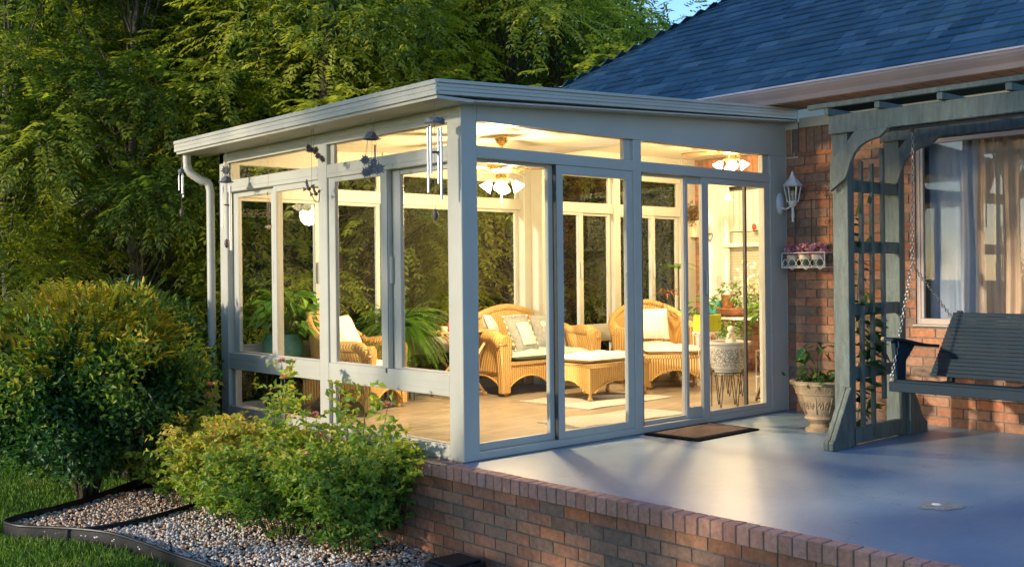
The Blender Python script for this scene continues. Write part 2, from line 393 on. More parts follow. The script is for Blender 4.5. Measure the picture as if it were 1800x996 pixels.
# ------------------------------------------------------------------ brick walls
def brick_wall(name, ax, face, u0, u1, z0, z1, out_dir, parent, holes=(), course=.0778, blen=.214, thick=.10, depth=None, rows_bottom=True, label=None, soldier=None, m=None):
    """wall on plane ax=face (0:x,1:y), bricks stand proud of the mortar; out_dir +-1 is the outward side"""
    b = MB(); mo = MB(); j = .010; oth = 1-ax
    def bx(mb, ua, ub, za, zb, d0, d1):
        lo, hi = sorted((face - out_dir*d0, face - out_dir*d1))
        if ax == 0: mb.box(lo, ua, za, hi, ub, zb)
        else: mb.box(ua, lo, za, ub, hi, zb)
    # mortar backing, split round the holes
    def cells(a0, a1, c0, c1):
        us = sorted({a0, a1, *[h[0] for h in holes if a0 < h[0] < a1], *[h[1] for h in holes if a0 < h[1] < a1]})
        for i in range(len(us)-1):
            ua, ub = us[i], us[i+1]; zs = [(c0, c1)]
            for h in holes:
                if h[0] < (ua+ub)/2 < h[1]:
                    nz_ = []
                    for za, zb in zs:
                        if h[2] > za: nz_.append((za, min(zb, h[2])))
                        if h[3] < zb: nz_.append((max(za, h[3]), zb))
                    zs = [q for q in nz_ if q[1] > q[0]+1e-4]
            for za, zb in zs: yield ua, ub, za, zb
    for ua, ub, za, zb in cells(u0, u1, z0, z1): bx(mo, ua, ub, za, zb, .006, depth or thick)
    def put(ua, ub, za, zb):
        parts = [(ua, ub)]
        for h in holes:
            if h[2] < zb-.012 and h[3] > za+.012:
                q = []
                for a, c in parts:
                    if c <= h[0] or a >= h[1]: q.append((a, c)); continue
                    if a < h[0]: q.append((a, h[0]))
                    if c > h[1]: q.append((h[1], c))
                parts = q
        for a, c in parts:
            if c - a < .012: continue
            b.cur = rnd.random(); e = rnd.uniform(-.0012, .0012)
            bx(b, a, c, za+rnd.uniform(0,.001), zb-rnd.uniform(0,.001), e, .03)
    k = 0; z = z0
    ztop = soldier[0] if soldier else z1
    while z < ztop - .02:
        zt = min(z + course - j, ztop); u = u0 - (blen/2 if k % 2 else 0) - rnd.uniform(0, .01)
        while u < u1:
            a, c = max(u, u0), min(u + blen - j, u1)
            if c - a > .015: put(a, c, z, zt)
            u += blen
        z += course; k += 1
    if soldier:
        u = u0
        while u < u1:
            put(u, min(u + .068, u1), soldier[0], soldier[1]); u += .078
    w = mo.build(name, M['mortar'], parent, world=True)
    bb = b.build('brickwork', m or M['brick'], w if parent else w, world=True, attr=True)
    return w

# ------------------------------------------------------------------ setting
def smooth_noise(x, y, s, seed=0): return noise.noise(Vector((x*s, y*s, seed)))
g = MB()
N_ = 90
xs = np.concatenate([np.linspace(-120, -8, 18)[:-1], np.linspace(-8, 12, 60), np.linspace(12, 120, 18)[1:]])
ys = np.concatenate([np.linspace(-120, -8, 14)[:-1], np.linspace(-8, 14, 60), np.linspace(14, 140, 18)[1:]])
gv = [(x, y, -.655 + .02*smooth_noise(x, y, .8) + (.012*max(0, y-6))) for y in ys for x in xs]
nx = len(xs)
g.add(gv, [(j*nx+i, j*nx+i+1, (j+1)*nx+i+1, (j+1)*nx+i) for j in range(len(ys)-1) for i in range(nx-1)])
tag(g.build('lawn', M['lawn'], smooth=True), kind='structure')

EDGE = [(-1.9,3.10),(-1.975,3.02),(-1.985,2.93),(-1.94,2.76),(-1.80,2.57),(-1.66,2.36),(-1.54,2.08),(-1.485,1.67),(-1.455,1.19),(-1.42,.85),(-1.40,.5),(-1.36,.0),(-1.25,-.6),(-1.0,-1.0),(-.62,-.62)]
EDGE_B = [(-1.9,3.10),(-1.72,3.19),(-1.45,3.29),(-1.1,3.5),(-.6,3.9),(0,4.5)]
INNER = [(-1.72,2.43),(-1.5,2.37),(-1.2,2.40),(-.92,2.50),(-.65,2.62),(-.3,2.72)]
bed = MB()
poly = EDGE + [(-.2,-.5),(-.05,0),(-.05,4.5)] + EDGE_B[::-1][1:-1]
bed.add([(x, y, -.615) for x, y in poly], [tuple(range(len(poly)))])
tag(bed.build('planting_bed', M['dirt']), kind='structure')
def spline(pts, n=8):
    P = [Vector((*p, 0)) if len(p) == 2 else Vector(p) for p in pts]; o = []
    for i in range(len(P)-1):
        a, b, c, d = P[max(i-1,0)], P[i], P[i+1], P[min(i+2, len(P)-1)]
        for k in range(n):
            t = k/n; o.append(.5*((2*b) + (c-a)*t + (2*a-5*b+4*c-d)*t*t + (3*b-a-3*c+d)*t**3))
    o.append(P[-1]); return o
def edging(pts, label, top=-.565, t=.006):
    p = spline(pts); m = MB(); n = len(p); vs = []
    for i, q in enumerate(p):
        d = (p[min(i+1, n-1)] - p[max(i-1, 0)]).normalized(); s = Vector((-d.y, d.x, 0))*t
        zt = top + .004*math.sin(i*.7)
        for w, z in ((-1, -.68), (-1, zt), (1, zt), (1, -.68)): vs.append((q.x+s.x*w, q.y+s.y*w, z))
    fs = [(i*4+k, i*4+(k+1) % 4, (i+1)*4+(k+1) % 4, (i+1)*4+k) for i in range(n-1) for k in range(4)]
    m.add(vs, fs + [(0,1,2,3), (4*n-4,4*n-3,4*n-2,4*n-1)])
    m.tube([(q.x, q.y, top+.006) for q in p], .011, 8)
    return tag(m.build('lawn_edging', M['edging'], smooth='auto'), label, 'lawn edging', 'black plastic edging strips')
edging(EDGE, 'long black plastic edging curving between the mown grass and white pebbles')
edging(EDGE_B[:], 'black plastic edging running under the big round bush beside the far lawn')
edging(INNER, 'inner black plastic edging dividing tan gravel from white pebbles', -.575)

def inside(x, y, poly):
    c = False; j = len(poly)-1
    for i in range(len(poly)):
        if (poly[i][1] > y) != (poly[j][1] > y) and x < (poly[j][0]-poly[i][0])*(y-poly[i][1])/(poly[j][1]-poly[i][1])+poly[i][0]: c = not c
        j = i
    return c
# pebbles
ico = bmesh.new(); bmesh.ops.create_icosphere(ico, subdivisions=1, radius=1); ico.verts.ensure_lookup_table()
IV = np.array([v.co[:] for v in ico.verts]); IF = np.array([[v.index for v in f.verts] for f in ico.faces]); ico.free()
# one subdivision level more for roundness
def blobs(name, C, S, v, m, parent=None):
    n = len(C); k = len(IV)
    rot = rng.normal(size=(n, 3, 3)); Q, _ = np.linalg.qr(rot)
    V = (IV[None] * S[:, None, :]) @ Q.transpose(0, 2, 1) * np.array([1, 1, .75]) + C[:, None, :]
    F = (IF[None] + (np.arange(n)*k)[:, None, None]).reshape(-1)
    me = bpy.data.meshes.new(name); me.vertices.add(n*k); me.vertices.foreach_set('co', V.astype(np.float32).ravel())
    nf = n*len(IF); me.loops.add(nf*3); me.loops.foreach_set('vertex_index', F.astype(np.int32)); me.polygons.add(nf)
    me.polygons.foreach_set('loop_start', np.arange(nf, dtype=np.int32)*3); me.polygons.foreach_set('use_smooth', np.ones(nf, bool))
    me.update(calc_edges=True)
    at = me.attributes.new('v', 'FLOAT', 'POINT'); at.data.foreach_set('value', np.repeat(v, k).astype(np.float32))
    me.materials.append(m); ob = bpy.data.objects.new(name, me); COL.objects.link(ob)
    if parent is not None: ob.parent = parent
    return ob
pts = []; 
while len(pts) < 15000:
    x, y = rng.uniform(-2, -.1), rng.uniform(-.9, 3.6)
    if inside(x, y, poly): pts.append((x, y, -.612 + rng.uniform(0, .022)))
C = np.array(pts); tan = (C[:,1] > 2.42 + .1*(C[:,0]+1.2)) | (C[:,0] > -.62)
sz = rng.uniform(.006, .0165, len(C)); S = sz[:, None]*rng.uniform(.65, 1.25, (len(C), 3))
v = np.where(tan, rng.choice([.3,.7,.45,1.,.9], len(C)), rng.choice([.1,.1,.1,.85,.85,.45,.6,.3,.7], len(C)))
tag(blobs('pebbles', C, S, v, M['pebble']), 'loose white, tan and grey river pebbles spread around the rose bushes', 'pebbles', kind='stuff')

# grass
n = 110000
gx = rng.uniform(-3.6, -.6, n); gy = rng.uniform(-.6, 9.5, n)
keep = np.array([not inside(x, y, poly) for x, y in zip(gx, gy)]) & ~((gy < 3) & (gx > -1.36)) & ((rng.random(n) < 1.0) | (gy < 4))
gx, gy = gx[keep], gy[keep]; n = len(gx)
# thin bare strip along the edging
ed = np.array([(p.x, p.y) for p in spline(EDGE, 4)]); dist = np.min(np.hypot(gx[:,None]-ed[None,:,0], gy[:,None]-ed[None,:,1]), 1)
k = dist > .05 + .05*rng.random(n); gx, gy = gx[k], gy[k]; n = len(gx)
P = np.stack([gx, gy, np.full(n, -.65)], 1); D = np.stack([rng.normal(0,.45,n), rng.normal(0,.45,n), np.ones(n)], 1)
patch = np.array([smooth_noise(x, y, 2.2, 5) for x, y in zip(gx, gy)])
tag(leaf_mesh('grass', P, D, rdir(n), rng.uniform(.035,.075,n), .007, .45+.5*patch+rng.normal(0,.18,n), M['grass']), 'short mown green grass with clover around the planting bed', 'grass', kind='stuff')
b = MB(); b.add([(-2.2,6.2,-.62),(-.7,6.4,-.60),(-.5,8.4,-.58),(-2.6,8.6,-.58)], [(0,1,2,3)])
tag(b.build('mulch_path', M['mulch']), kind='structure')

# patio slab
b = MB(); b.box(-.055, -6.5, -.12, 3.739, -.002, 0)
tag(b.build('patio_floor', M['patio']), kind='structure')
b = MB(); b.box(.0, .012, -.12, 6.7, 3.47, .004)
tag(b.build('tiled_floor', M['tile']), kind='structure')
# chipped patch on the patio
b = MB()
pv = [(0.99+ .13*math.cos(a)*(1+.12*math.sin(3*a)+.08*math.sin(7*a+1)), -2.75+.10*math.sin(a)*(1+.12*math.cos(5*a)+.07*math.sin(11*a)), .0025) for a in [i*2*math.pi/60 for i in range(60)]]
b.add(pv, [tuple(range(60))]); tag(b.build('concrete_patch', simple('worn_concrete', (.30,.33,.36), .9, .25, 40, bmp=.6)), 'patch of bare worn concrete in the blue painted patio', 'worn patch')
b = MB(); b.lathe([(0,.006),(.018,.006),(.024,.0045),(.027,.003)], (1.0,-2.72,0), 20); tag(b.build('floor_drain', M['metalic_white'], smooth=True), 'small round metal drain plug in the patio', 'drain')

# retaining wall
rw = thing('retaining_wall', 'red brick retaining wall with upright coping bricks along the patio edge', 'brick wall', (-.14,-1,-.65))
brick_wall('wall', 0, -.135, -6.6, 3.9, -.75, -.083, -1, rw, course=.0745, blen=.205, thick=.08)
cp = MB(); y = -6.6; k = 0
while y < 3.6:
    cp.cur = rnd.random(); e = rnd.uniform(-.0035,.0035); h = rnd.uniform(-.0015,.0015)
    x1 = .03 if y < -.02 else .035
    if y > -.08: top = -.006
    else: top = .008
    cp.box(-.158+e, y+.004, -.082, (-.058 if y < -.02 else .0), y+.0735, top+h); y += .0785
cp.build('coping', M['brick_cap'], rw, world=True, attr=True, bevel=.003)
cm = MB(); cm.box(-.152, -6.6, -.085, -.06, 3.6, .0005); cm.build('mortar_bed', M['mortar'], rw, world=True)
fd = MB(); fd.box(-.054, .0, -.7, .0, 3.9, -.09); fd.box(0,3.42,-.7,6.7,3.47,-.0); fd.build('foundation', M['mortar'], rw, world=True)
b = MB(); b.box(-.52,-.50,-.64,-.24,-.24,-.50); b.box(-.50,-.48,-.50,-.26,-.26,-.485)
e = thing('drain_box', 'black plastic downspout drain box at the foot of the brick wall', 'drain box', (-.38,-.37,-.64), R(0))
b.build('body', M['edging'], e, world=True, bevel=.006)

# ------------------------------------------------------------------ sunroom
sun = thing('sunroom', 'glass-walled sunroom with pale grey frames and shed roof on a brick base', 'sunroom', (0,0,0))
F = M['frame']
def zc(x): return 2.375 + .0507*(x+.31)      # underside of roof at x
def fr(x0,y0,z0,x1,y1,z1,name='rail',bev=.004): 
    b = MB(); b.box(x0,y0,z0,x1,y1,z1); return b.build(name, F, sun, world=True, bevel=bev)
# main posts
def post(x0,y0,x1,y1,zt): return fr(x0,y0,0.004,x1,y1,zt,'post')
post(0,0,.139,.149,2.37)
cap = MB(); cap.prism([(0,2.37),(.139,2.37),(.139,zc(.139)),(0,zc(0))],1,0,.149); cap.build('post_cap', F, sun, world=True)
def window(axis, c, u0, u1, z0, z1, fw=.05, depth=.05, name='window', sash=None, handle=None, gm='glass', shallow=0, sides=(1,1,1,1)):
    """frame with pane on plane axis=c (centre), opening u0..u1; fw frame width"""
    b = MB(); d = depth/2
    def bx(mb, a0, za, a1, zb, d0, d1):
        if axis == 0: mb.box(c+d0, a0, za, c+d1, a1, zb)
        else: mb.box(a0, c+d0, za, a1, c+d1, zb)
    f = [fw]*4 if not isinstance(fw, (list,tuple)) else fw   # left,right,bottom,top
    bx(b, u0, z0, u0+f[0], z1, -d, d); bx(b, u1-f[1], z0, u1, z1, -d, d)
    bx(b, u0+f[0], z0, u1-f[1], z0+f[2], -d, d); bx(b, u0+f[0], z1-f[3], u1-f[1], z1, -d, d)
    w = b.build(name, F, sun, world=True, bevel=.003)
    p = MB(); bx(p, u0+f[0]-.004, z0+f[2]-.004, u1-f[1]+.004, z1-f[3]+.004, -.003, .003)
    p.build('pane', M[gm], w, world=True)
    tr = MB()
    if handle:
        h = MB(); hu, hz, side = handle
        if axis == 0: h.box(c+side*(d+.002), hu-.012, hz-.10, c+side*(d+.03), hu+.012, hz+.10)
        else: h.box(hu-.012, c+side*(d+.002), hz-.10, hu+.012, c+side*(d+.03), hz+.10)
        h.build('handle', F, w, world=True, bevel=.006)
    return w
# --- left wall (x=0 .. .09)
X0, X1 = 0.004, .095; XC = .05
fr(X0,.149,.004,X1,3.33,.10,'bottom_rail')
fr(-.004,.149,.030,X0,3.33,.036,'bottom_rail_bead',0)
for ya, yb in ((.149,1.66),(1.79,3.33)):
    fr(X0,ya,.425,X1,yb,.572,'middle_rail'); fr(X0,ya,2.0,X1,yb,2.105,'head_rail')
post(X0-.002,1.66,X1+.01,1.79,2.37); post(0,3.33,.13,3.47,2.37)
for z in (.47,.52,2.035): 
    b = MB(); b.box(X0-.004,.149,z,X0,1.66,z+.004); b.box(X0-.004,1.79,z,X0,3.33,z+.004); b.build('rail_bead', F, sun, world=True)
up = MB(); up.box(X0,.149,2.262,X1,3.33,2.385); up.box(X0-.006,.149,2.30,X0,3.33,2.306); up.build('eave_panel', F, sun, world=True)
window(0,.05,.149,1.66,.10,.425,[.012,.045,.004,.004],.03)
window(0,.05,1.79,3.33,.10,.425,[.012,.06,.004,.004],.03)
window(0,.05,.149,1.66,2.105,2.262,[.01,.06,.004,.004],.03)
window(0,.05,1.79,3.33,2.105,2.262,[.012,.012,.004,.004],.03)
# sliding pairs: near unit
window(0,.035,.865,1.66,.572,2.0,[.095,.09,.012,.035],.034)
window(0,.075,.149,.90,.572,2.0,[.012,.13,.012,.04],.034, handle=(.86,1.28,-1))
window(0,.035,1.79,2.53,.572,2.0,[.02,.05,.012,.05],.034)
window(0,.075,2.50,3.33,.572,2.0,[.14,.10,.012,.05],.034, handle=(2.56,1.28,-1))
tk = MB(); tk.box(.016,.868,.55,.05,.874,2.0); tk.box(.0,.872,.54,.03,.89,.572); tk.build('track', M['track'], sun, world=True)
# --- front wall (y=0 .. .09)
Y0, Y1 = .004, .095
fr(.139,Y0,.004,1.70,Y1+.02,.055,'bottom_rail'); fr(1.79,Y0,.004,3.49,Y1+.02,.055,'bottom_rail')
for xa, xb in ((.139,1.70),(1.79,3.49)):
    fr(xa,Y0,2.02,xb,Y1,2.10,'head_rail')
post(1.70,Y0-.002,1.79,Y1+.01,2.262); post(3.49,0,3.735,.13,2.262)
b = MB(); b.prism([(.139,2.262),(3.735,2.262),(3.735,zc(3.735)),(.139,zc(.139))],1,Y0-.004,Y1); b.build('gable_panel', F, sun, world=True, bevel=.003)
b = MB(); b.prism([(.0,2.372),(3.735,2.372+.006),(3.735,2.384),(.139,2.378)],1,-.003,Y0-.004)
window(1,.05,.139,1.70,2.10,2.262,[.018,.08,.004,.004],.04)
window(1,.05,1.79,3.49,2.10,2.262,[.012,.07,.004,.004],.04)
def door(c, u0, u1, f, handle=None, gm='glass', z0=.055, z1=2.02): return window(1, c, u0, u1, z0, z1, f, .036, 'sliding_door', handle=handle, gm=gm)
door(.07,.139,.885,[.012,.05,.05,.022])
door(.03,.882,1.70,[.068,.075,.055,.065],(1.60,1.15,-1))
door(.07,1.79,2.41,[.012,.055,.03,.022])
door(.03,2.545,3.49,[.085,.075,.04,.05],(2.585,1.15,-1),gm='glass')
window(1,.05,2.36,2.60,.055,2.02,[.025,.03,.09,.06],.02,'screen_door')
b = MB(); b.box(3.215,.075,.06,3.24,.10,1.99); b.build('screen_stile', M['track'], sun, world=True)
b = MB(); b.box(.878,.012,.05,.882,.05,2.02); b.box(1.785,.0,.06,1.79,.02,2.02); b.build('track', M['track'], sun, world=True)
# --- back wall (y=3.47 .. 3.38)
def bpost(x0,x1,zt,yy=3.37): return fr(x0,yy,.004,x1,3.468,zt,'post')
bpost(1.72,1.86,zc(1.8)); bpost(3.60,3.93,2.72,3.33); bpost(5.12,5.24,2.60); bpost(6.42,6.70,2.72)
b = MB(); b.box(3.70,3.14,.004,3.83,3.33,2.58); b.build('corner_post', F, sun, world=True, bevel=.004)
for xa, xb, zt in ((.13,1.72,2.262),(1.86,3.60,2.262),(3.93,5.12,2.40),(5.24,6.42,2.40)):
    fr(xa,3.39,.004,xb,3.468,.10,'bottom_rail'); fr(xa,3.385,.425,xb,3.464,.60,'middle_rail'); fr(xa,3.385,1.965,xb,3.464,2.085,'head_rail')
    window(1,3.43,xa,xb,.10,.425,[.03,.03,.004,.004],.03); window(1,3.43,xa,xb,2.085,zt,[.02,.05,.004,.004],.03)
    mid = (xa+xb)/2 + .06
    window(1,3.415,xa,mid+.03,.60,1.965,[.03,.07,.03,.03],.03,handle=(mid-.01,1.28,-1)); window(1,3.448,mid-.03,xb,.60,1.965,[.07,.05,.03,.03],.03)
b = MB(); b.prism([(.0,2.262),(3.60,2.262),(3.60,zc(3.6)),(0,zc(0))],1,3.39,3.466); b.box(3.93,3.39,2.40,6.70,3.466,2.72); b.build('top_panel', F, sun, world=True)
# roof, fascia, ceiling
b = MB(); b.prism([(-.30,2.475),(3.68,2.677),(3.68,2.64),(-.30,2.44)],1,-.14,3.70); b.build('roof', M['roofing'], sun, world=True)
b = MB(); b.prism([(-.29,2.376),(3.68,2.376+.0507*3.97),(3.68,2.39+.0507*3.97),(-.29,2.39)],1,-.13,3.69); b.build('ceiling', M['ceil'], sun, world=True)
# ribbed front fascia
b = MB(); H = .098
for i in range(4):
    z0 = -.0 - H + i*H/4; dz = H/4 - .004; dx = .0507
    for (pa, pb) in (((-.31, 3.69)),):
        base = 2.474
        q = [(pa, base+z0), (pb, base+z0+dx*(pb-pa)), (pb, base+z0+dz+dx*(pb-pa)), (pa, base+z0+dz)]
        b.prism(q, 1, -.150-.006*(i == 3)-.003*(i % 2), -.139)
q = [(-.308, 2.474-H+.002), (3.69, 2.474-H+.002+.0507*4), (3.69, 2.470+.0507*4), (-.308, 2.470)]; b.prism(q, 1, -.146, -.138)
b.build('fascia', F, sun, world=True, bevel=.002)
b = MB()
for i in range(3):
    z0 = 2.372 + i*.034; b.box(-.318-.004*(i == 2), -.150, z0, -.30, 3.715, z0+.031)
b.box(-.314,-.148,2.374,-.302,3.712,2.472); b.box(-.31,3.70,2.376,3.6,3.712,2.47)
b.build('gutter', F, sun, world=True, bevel=.003)
b = MB(); b.box(-.30,-.138,2.352,.0,3.70,2.372); b.box(0,-.138,2.360,3.69,.0,2.371)
o = b.build('soffit', F, sun, world=True)
for v_ in o.data.vertices:
    if v_.co.x > .001: v_.co.z += .0507*(v_.co.x+.25)
# downspout
b = MB()
def rect_tube(mb, pts, w, d):
    mb.tube(pts, w, 4)
dp = spline([(-.22,3.66,2.37),(-.22,3.66,2.28),(-.205,3.65,2.20),(-.13,3.60,2.13),(-.06,3.57,2.09),(-.045,3.56,2.0)], 6)
b.tube(dp, [.036 + (.003 if 8 < i < 24 and i % 2 else 0) for i in range(len(dp))], 12)
b.tube([(-.045,3.56,2.02),(-.045,3.56,-.45)], .037, 12)
b.tube(spline([(-.045,3.56,-.45),(-.07,3.56,-.53),(-.16,3.56,-.58)],4), .037, 12)
b.build('downspout', F, sun, world=True, smooth='auto')

# ------------------------------------------------------------------ house
house = thing('brick_house', 'red brick house with dark blue shingled hip roof beside the sunroom', 'house', (3.74,-2,0))
WIN = (-3.35,-1.205,.80,2.285)
brick_wall('outer_wall', 0, 3.74, -6.6, .0, .0, 2.56, -1, house, holes=[WIN], soldier=(2.29,2.50), thick=.12)
w1 = brick_wall('inner_wall', 0, 6.70, .05, 3.47, .0, 2.72, -1, house, holes=[(1.4,3.14,.66,2.40)], soldier=(2.49,2.70), thick=.12)
w2 = MB(); w2.box(3.735,.002,0,3.90,.14,2.64); w2.box(3.86,-.12,0,6.9,.0,2.72); w2.box(3.745,-.12,2.2,3.86,.1,2.72); w2.build('inside_wall', M['ceiling'], house, world=True)
b = MB(); b.box(3.66,.03,2.585,3.92,3.39,2.72); b.build('beam', F, house, world=True, bevel=.004)
b = MB(); b.box(3.92,0,2.715,6.70,3.47,2.76); b.build('ceiling', M['ceil_inner'], house, world=True)
b = MB(); b.box(3.86,-6.6,-.6,14,-6.5,2.6); b.box(13.9,-6.5,-.6,14,3.4,2.6); b.box(6.82,3.35,-.6,14,3.47,2.6); b.build('rear_wall', M['mortar'], house, world=True)
# frieze, soffit, gutter
b = MB(); b.box(3.70,-6.6,2.50,3.728,-.16,2.585); b.build('frieze_board', M['frame'], house, world=True, bevel=.003)
b = MB(); b.box(3.30,-6.6,2.665,3.73,3.7,2.68); b.build('soffit', M['soffit_pl'], house, world=True)
b = MB(); prof = [(3.30,2.655),(3.262,2.66),(3.25,2.70),(3.228,2.735),(3.215,2.765),(3.215,2.79),(3.235,2.79),(3.24,2.765),(3.30,2.76)]
b.prism(prof,1,-6.7,3.85); b.build('gutter', M['gutter'], house, world=True, bevel=.002)
b = MB(); b.box(3.204,-6.7,2.786,3.25,3.86,2.80); b.build('drip_edge', simple('drip_edge',(.50,.46,.52),.4,.05), house, world=True)
# roof: shingle courses on the face toward -x, hip at the far end
MH = .72; EX, EY, EZ = 3.225, 3.78, 2.80
def roof_face(uvec, origin, name, rows, ulen_lo, hip, seed):
    """origin: hip corner; uvec: along the eave away from the hip corner; up-slope = perpendicular"""
    b = MB(); o = Vector(origin); u = Vector(uvec); inward = Vector((1,0,0)) if abs(uvec[1]) else Vector((0,-1,0))
    sl = (inward + Vector((0,0,MH))); L1 = sl.length; sl.normalize(); nrm = u.cross(sl); 
    if nrm.z < 0: nrm = -nrm
    ex = .128; r2 = random.Random(seed)
    for k in range(rows):
        s0 = k*ex; s1 = s0+ex+.012
        start = s0/L1 - .02      # hip runs 45 degrees in plan
        q = start - r2.uniform(0,.25)
        while q < ulen_lo:
            wdt = r2.choice([.11,.14,.17,.21,.26]); a, c = max(q, start), q+wdt
            if c > a+.01:
                up_ = r2.random() < .55; t0 = .019 if up_ else .011; b.cur = min(1, max(0, r2.gauss(.42 if up_ else .62, .22)))
                P0 = o + u*a + sl*s0; P1 = o + u*c + sl*s0; P2 = o + u*(c+.0) + sl*s1; P3 = o + u*a + sl*s1
                e = nrm*t0; f_ = nrm*.001
                b.add([P0-f_, P1-f_, P2-f_, P3-f_, P0+e, P1+e, P2+f_*1.5, P3+f_*1.5], [(4,5,6,7),(0,1,5,4),(1,2,6,5),(3,0,4,7)])
            q += wdt
    return b
b = roof_face((0,-1,0), (EX,EY,EZ), 'a', 44, 10.6, 1, 3)
b.build('roof', M['shingle'], house, world=True, attr=True)
b = roof_face((1,0,0), (EX,EY,EZ), 'b', 44, 9, 1, 4); b.build('roof_side', M['shingle'], house, world=True, attr=True)
b = MB(); s = 4.6
b.add([(EX,EY,EZ-.004),(EX,-6.9,EZ-.004),(EX+s,-6.9,EZ+MH*s-.004),(EX+s,EY-s,EZ+MH*s-.004),(EX+11,EY,EZ-.004),(EX+11,EY-s,EZ+MH*s-.004),(EX+s+6,-6.9,EZ+MH*s)],[(0,1,2,3),(0,3,5,4),(3,2,6,5)])
b.build('roof_deck', M['iron'], house, world=True)
b = MB(); hd = Vector((1,-1,MH)); hl = hd.length; hd.normalize()
for i in range(44):
    p = Vector((EX,EY,EZ+.012)) + hd*i*.145; q = p + hd*.17; b.cur = rnd.gauss(.45,.2)
    for s_ in (Vector((-.0,-1,0)), Vector((1,0,0))):
        sd = (s_*.11 - Vector((0,0,.11*0)) + Vector((0,0,0)))
        e0 = p + sd; e1 = q + sd
        b.add([p+Vector((0,0,.010)), q+Vector((0,0,.004)), e1+Vector((0,0,.002)), e0+Vector((0,0,.008))], [(0,1,2,3)])
b.build('ridge_caps', M['shingle'], house, world=True, attr=True)
# window on the patio wall
b = MB(); y0,y1,z0,z1 = WIN
b.box(3.752,y1-.035,z0,3.80,y1,z1); b.box(3.752,y0,z0,3.80,y0+.035,z1); b.box(3.752,y0+.035,z1-.035,3.80,y1-.035,z1); b.box(3.752,y0+.035,z0+.0,3.80,y1-.035,z0+.05)
b.box(3.757,y1-.06,z0+.05,3.79,y1-.035,z1-.035)
wd = b.build('window', M['casing'], house, world=True, bevel=.003)
p = MB(); p.box(3.772,y0+.03,z0+.045,3.777,y1-.05,z1-.03); p.build('pane', M['glass_dark'], wd, world=True)
b = MB(); b.prism([(3.722,z0-.012),(3.77,z0-.012),(3.77,z0+.012),(3.722,z0-.0)],1,y0-.02,y1+.02); b.build('sill', M['casing'], wd, world=True)
b = MB(); b.box(4.6,-6.4,0,4.65,-.2,2.5); b.box(3.86,-6.45,2.45,4.65,-.2,2.5); b.box(3.86,-6.4,-.05,4.6,-.2,0); b.box(3.86,-.25,0,4.6,-.2,2.5); b.box(3.86,-6.45,0,4.65,-6.4,2.5)
b.build('room_shell', simple('room_wall',(.35,.33,.30),.8), house, world=True)
def curtain(name, y0, y1, z0, z1, x, m, label, amp=.022, per=.085, gather=0):
    b = MB(); n = int((y1-y0)/.008); mz = 8; vs = []
    for j in range(mz+1):
        z = z1 + (z0-z1)*j/mz
        for i in range(n+1):
            t = i/n; y = y0+(y1-y0)*t; a = amp*(.5+.5*j/mz)
            vs.append((x + a*math.sin(y*2*math.pi/per + .8*math.sin(y*9)) + a*.5*math.sin(y*2*math.pi/(per*.43)+j*.15), y + .006*math.sin(j+y*20), z))
    fs = [(j*(n+1)+i, j*(n+1)+i+1, (j+1)*(n+1)+i+1, (j+1)*(n+1)+i) for j in range(mz) for i in range(n)]
    b.add(vs, fs); return tag(b.build(name, m, smooth=True), label, 'curtain', 'curtains hanging behind the patio window')
curtain('curtain', -3.32, -1.66, .84, 2.26, 3.86, M['curtain'], 'gathered cream curtain on the swing side of the patio window')
curtain('curtain', -1.70, -1.44, .84, 2.26, 3.90, M['sheer'], 'blue-grey sheer curtain next to the cream curtain in the patio window', .015, .11)
curtain('curtain', -1.46, -1.24, .84, 2.26, 3.93, M['sheer'], 'blue-grey sheer curtain at the trellis end of the patio window', .006, .15)
# inner window of the brick wall inside the sunroom
b = MB()
for ya, yb in ((1.4,1.46),(3.06,3.14)): b.box(6.66,ya,.66,6.72,yb,2.40)
b.box(6.66,1.46,2.33,6.72,3.06,2.40); b.box(6.655,1.46,.66,6.73,3.06,.72)
b.box(6.69,2.93,.72,6.73,3.06,2.33); b.box(6.69,1.46,1.56,6.74,2.93,1.61); b.box(6.69,2.18,.72,6.74,2.26,2.33)
b.box(6.72,2.86,.72,6.76,2.93,2.33)
iw = b.build('window', M['white'], house, world=True, bevel=.003)
p = MB(); p.box(6.745,1.46,.72,6.749,2.9,2.33); p.build('pane', M['glass'], iw, world=True)
p = MB(); p.box(6.80,1.40,.70,6.81,3.10,1.75); tag(p.build('blind', M['blind'], iw, world=True))
p = MB(); vs=[]; n=150
for j in range(5):
    for i in range(n+1):
        y = 1.46+1.44*i/n; vs.append((6.785+.012*math.sin(y*60+.6*math.sin(y*7)), y, 2.28-.52*j/4))
p.add(vs,[(j*(n+1)+i,j*(n+1)+i+1,(j+1)*(n+1)+i+1,(j+1)*(n+1)+i) for j in range(4) for i in range(n)])
tag(p.build('curtain', M['linen'], smooth=True), 'short white cafe curtain in the window of the inner brick wall', 'curtain')
b = MB(); b.box(7.2,1.0,.3,7.25,3.5,2.7); b.build('inner_backing', M['ceiling'], house, world=True)
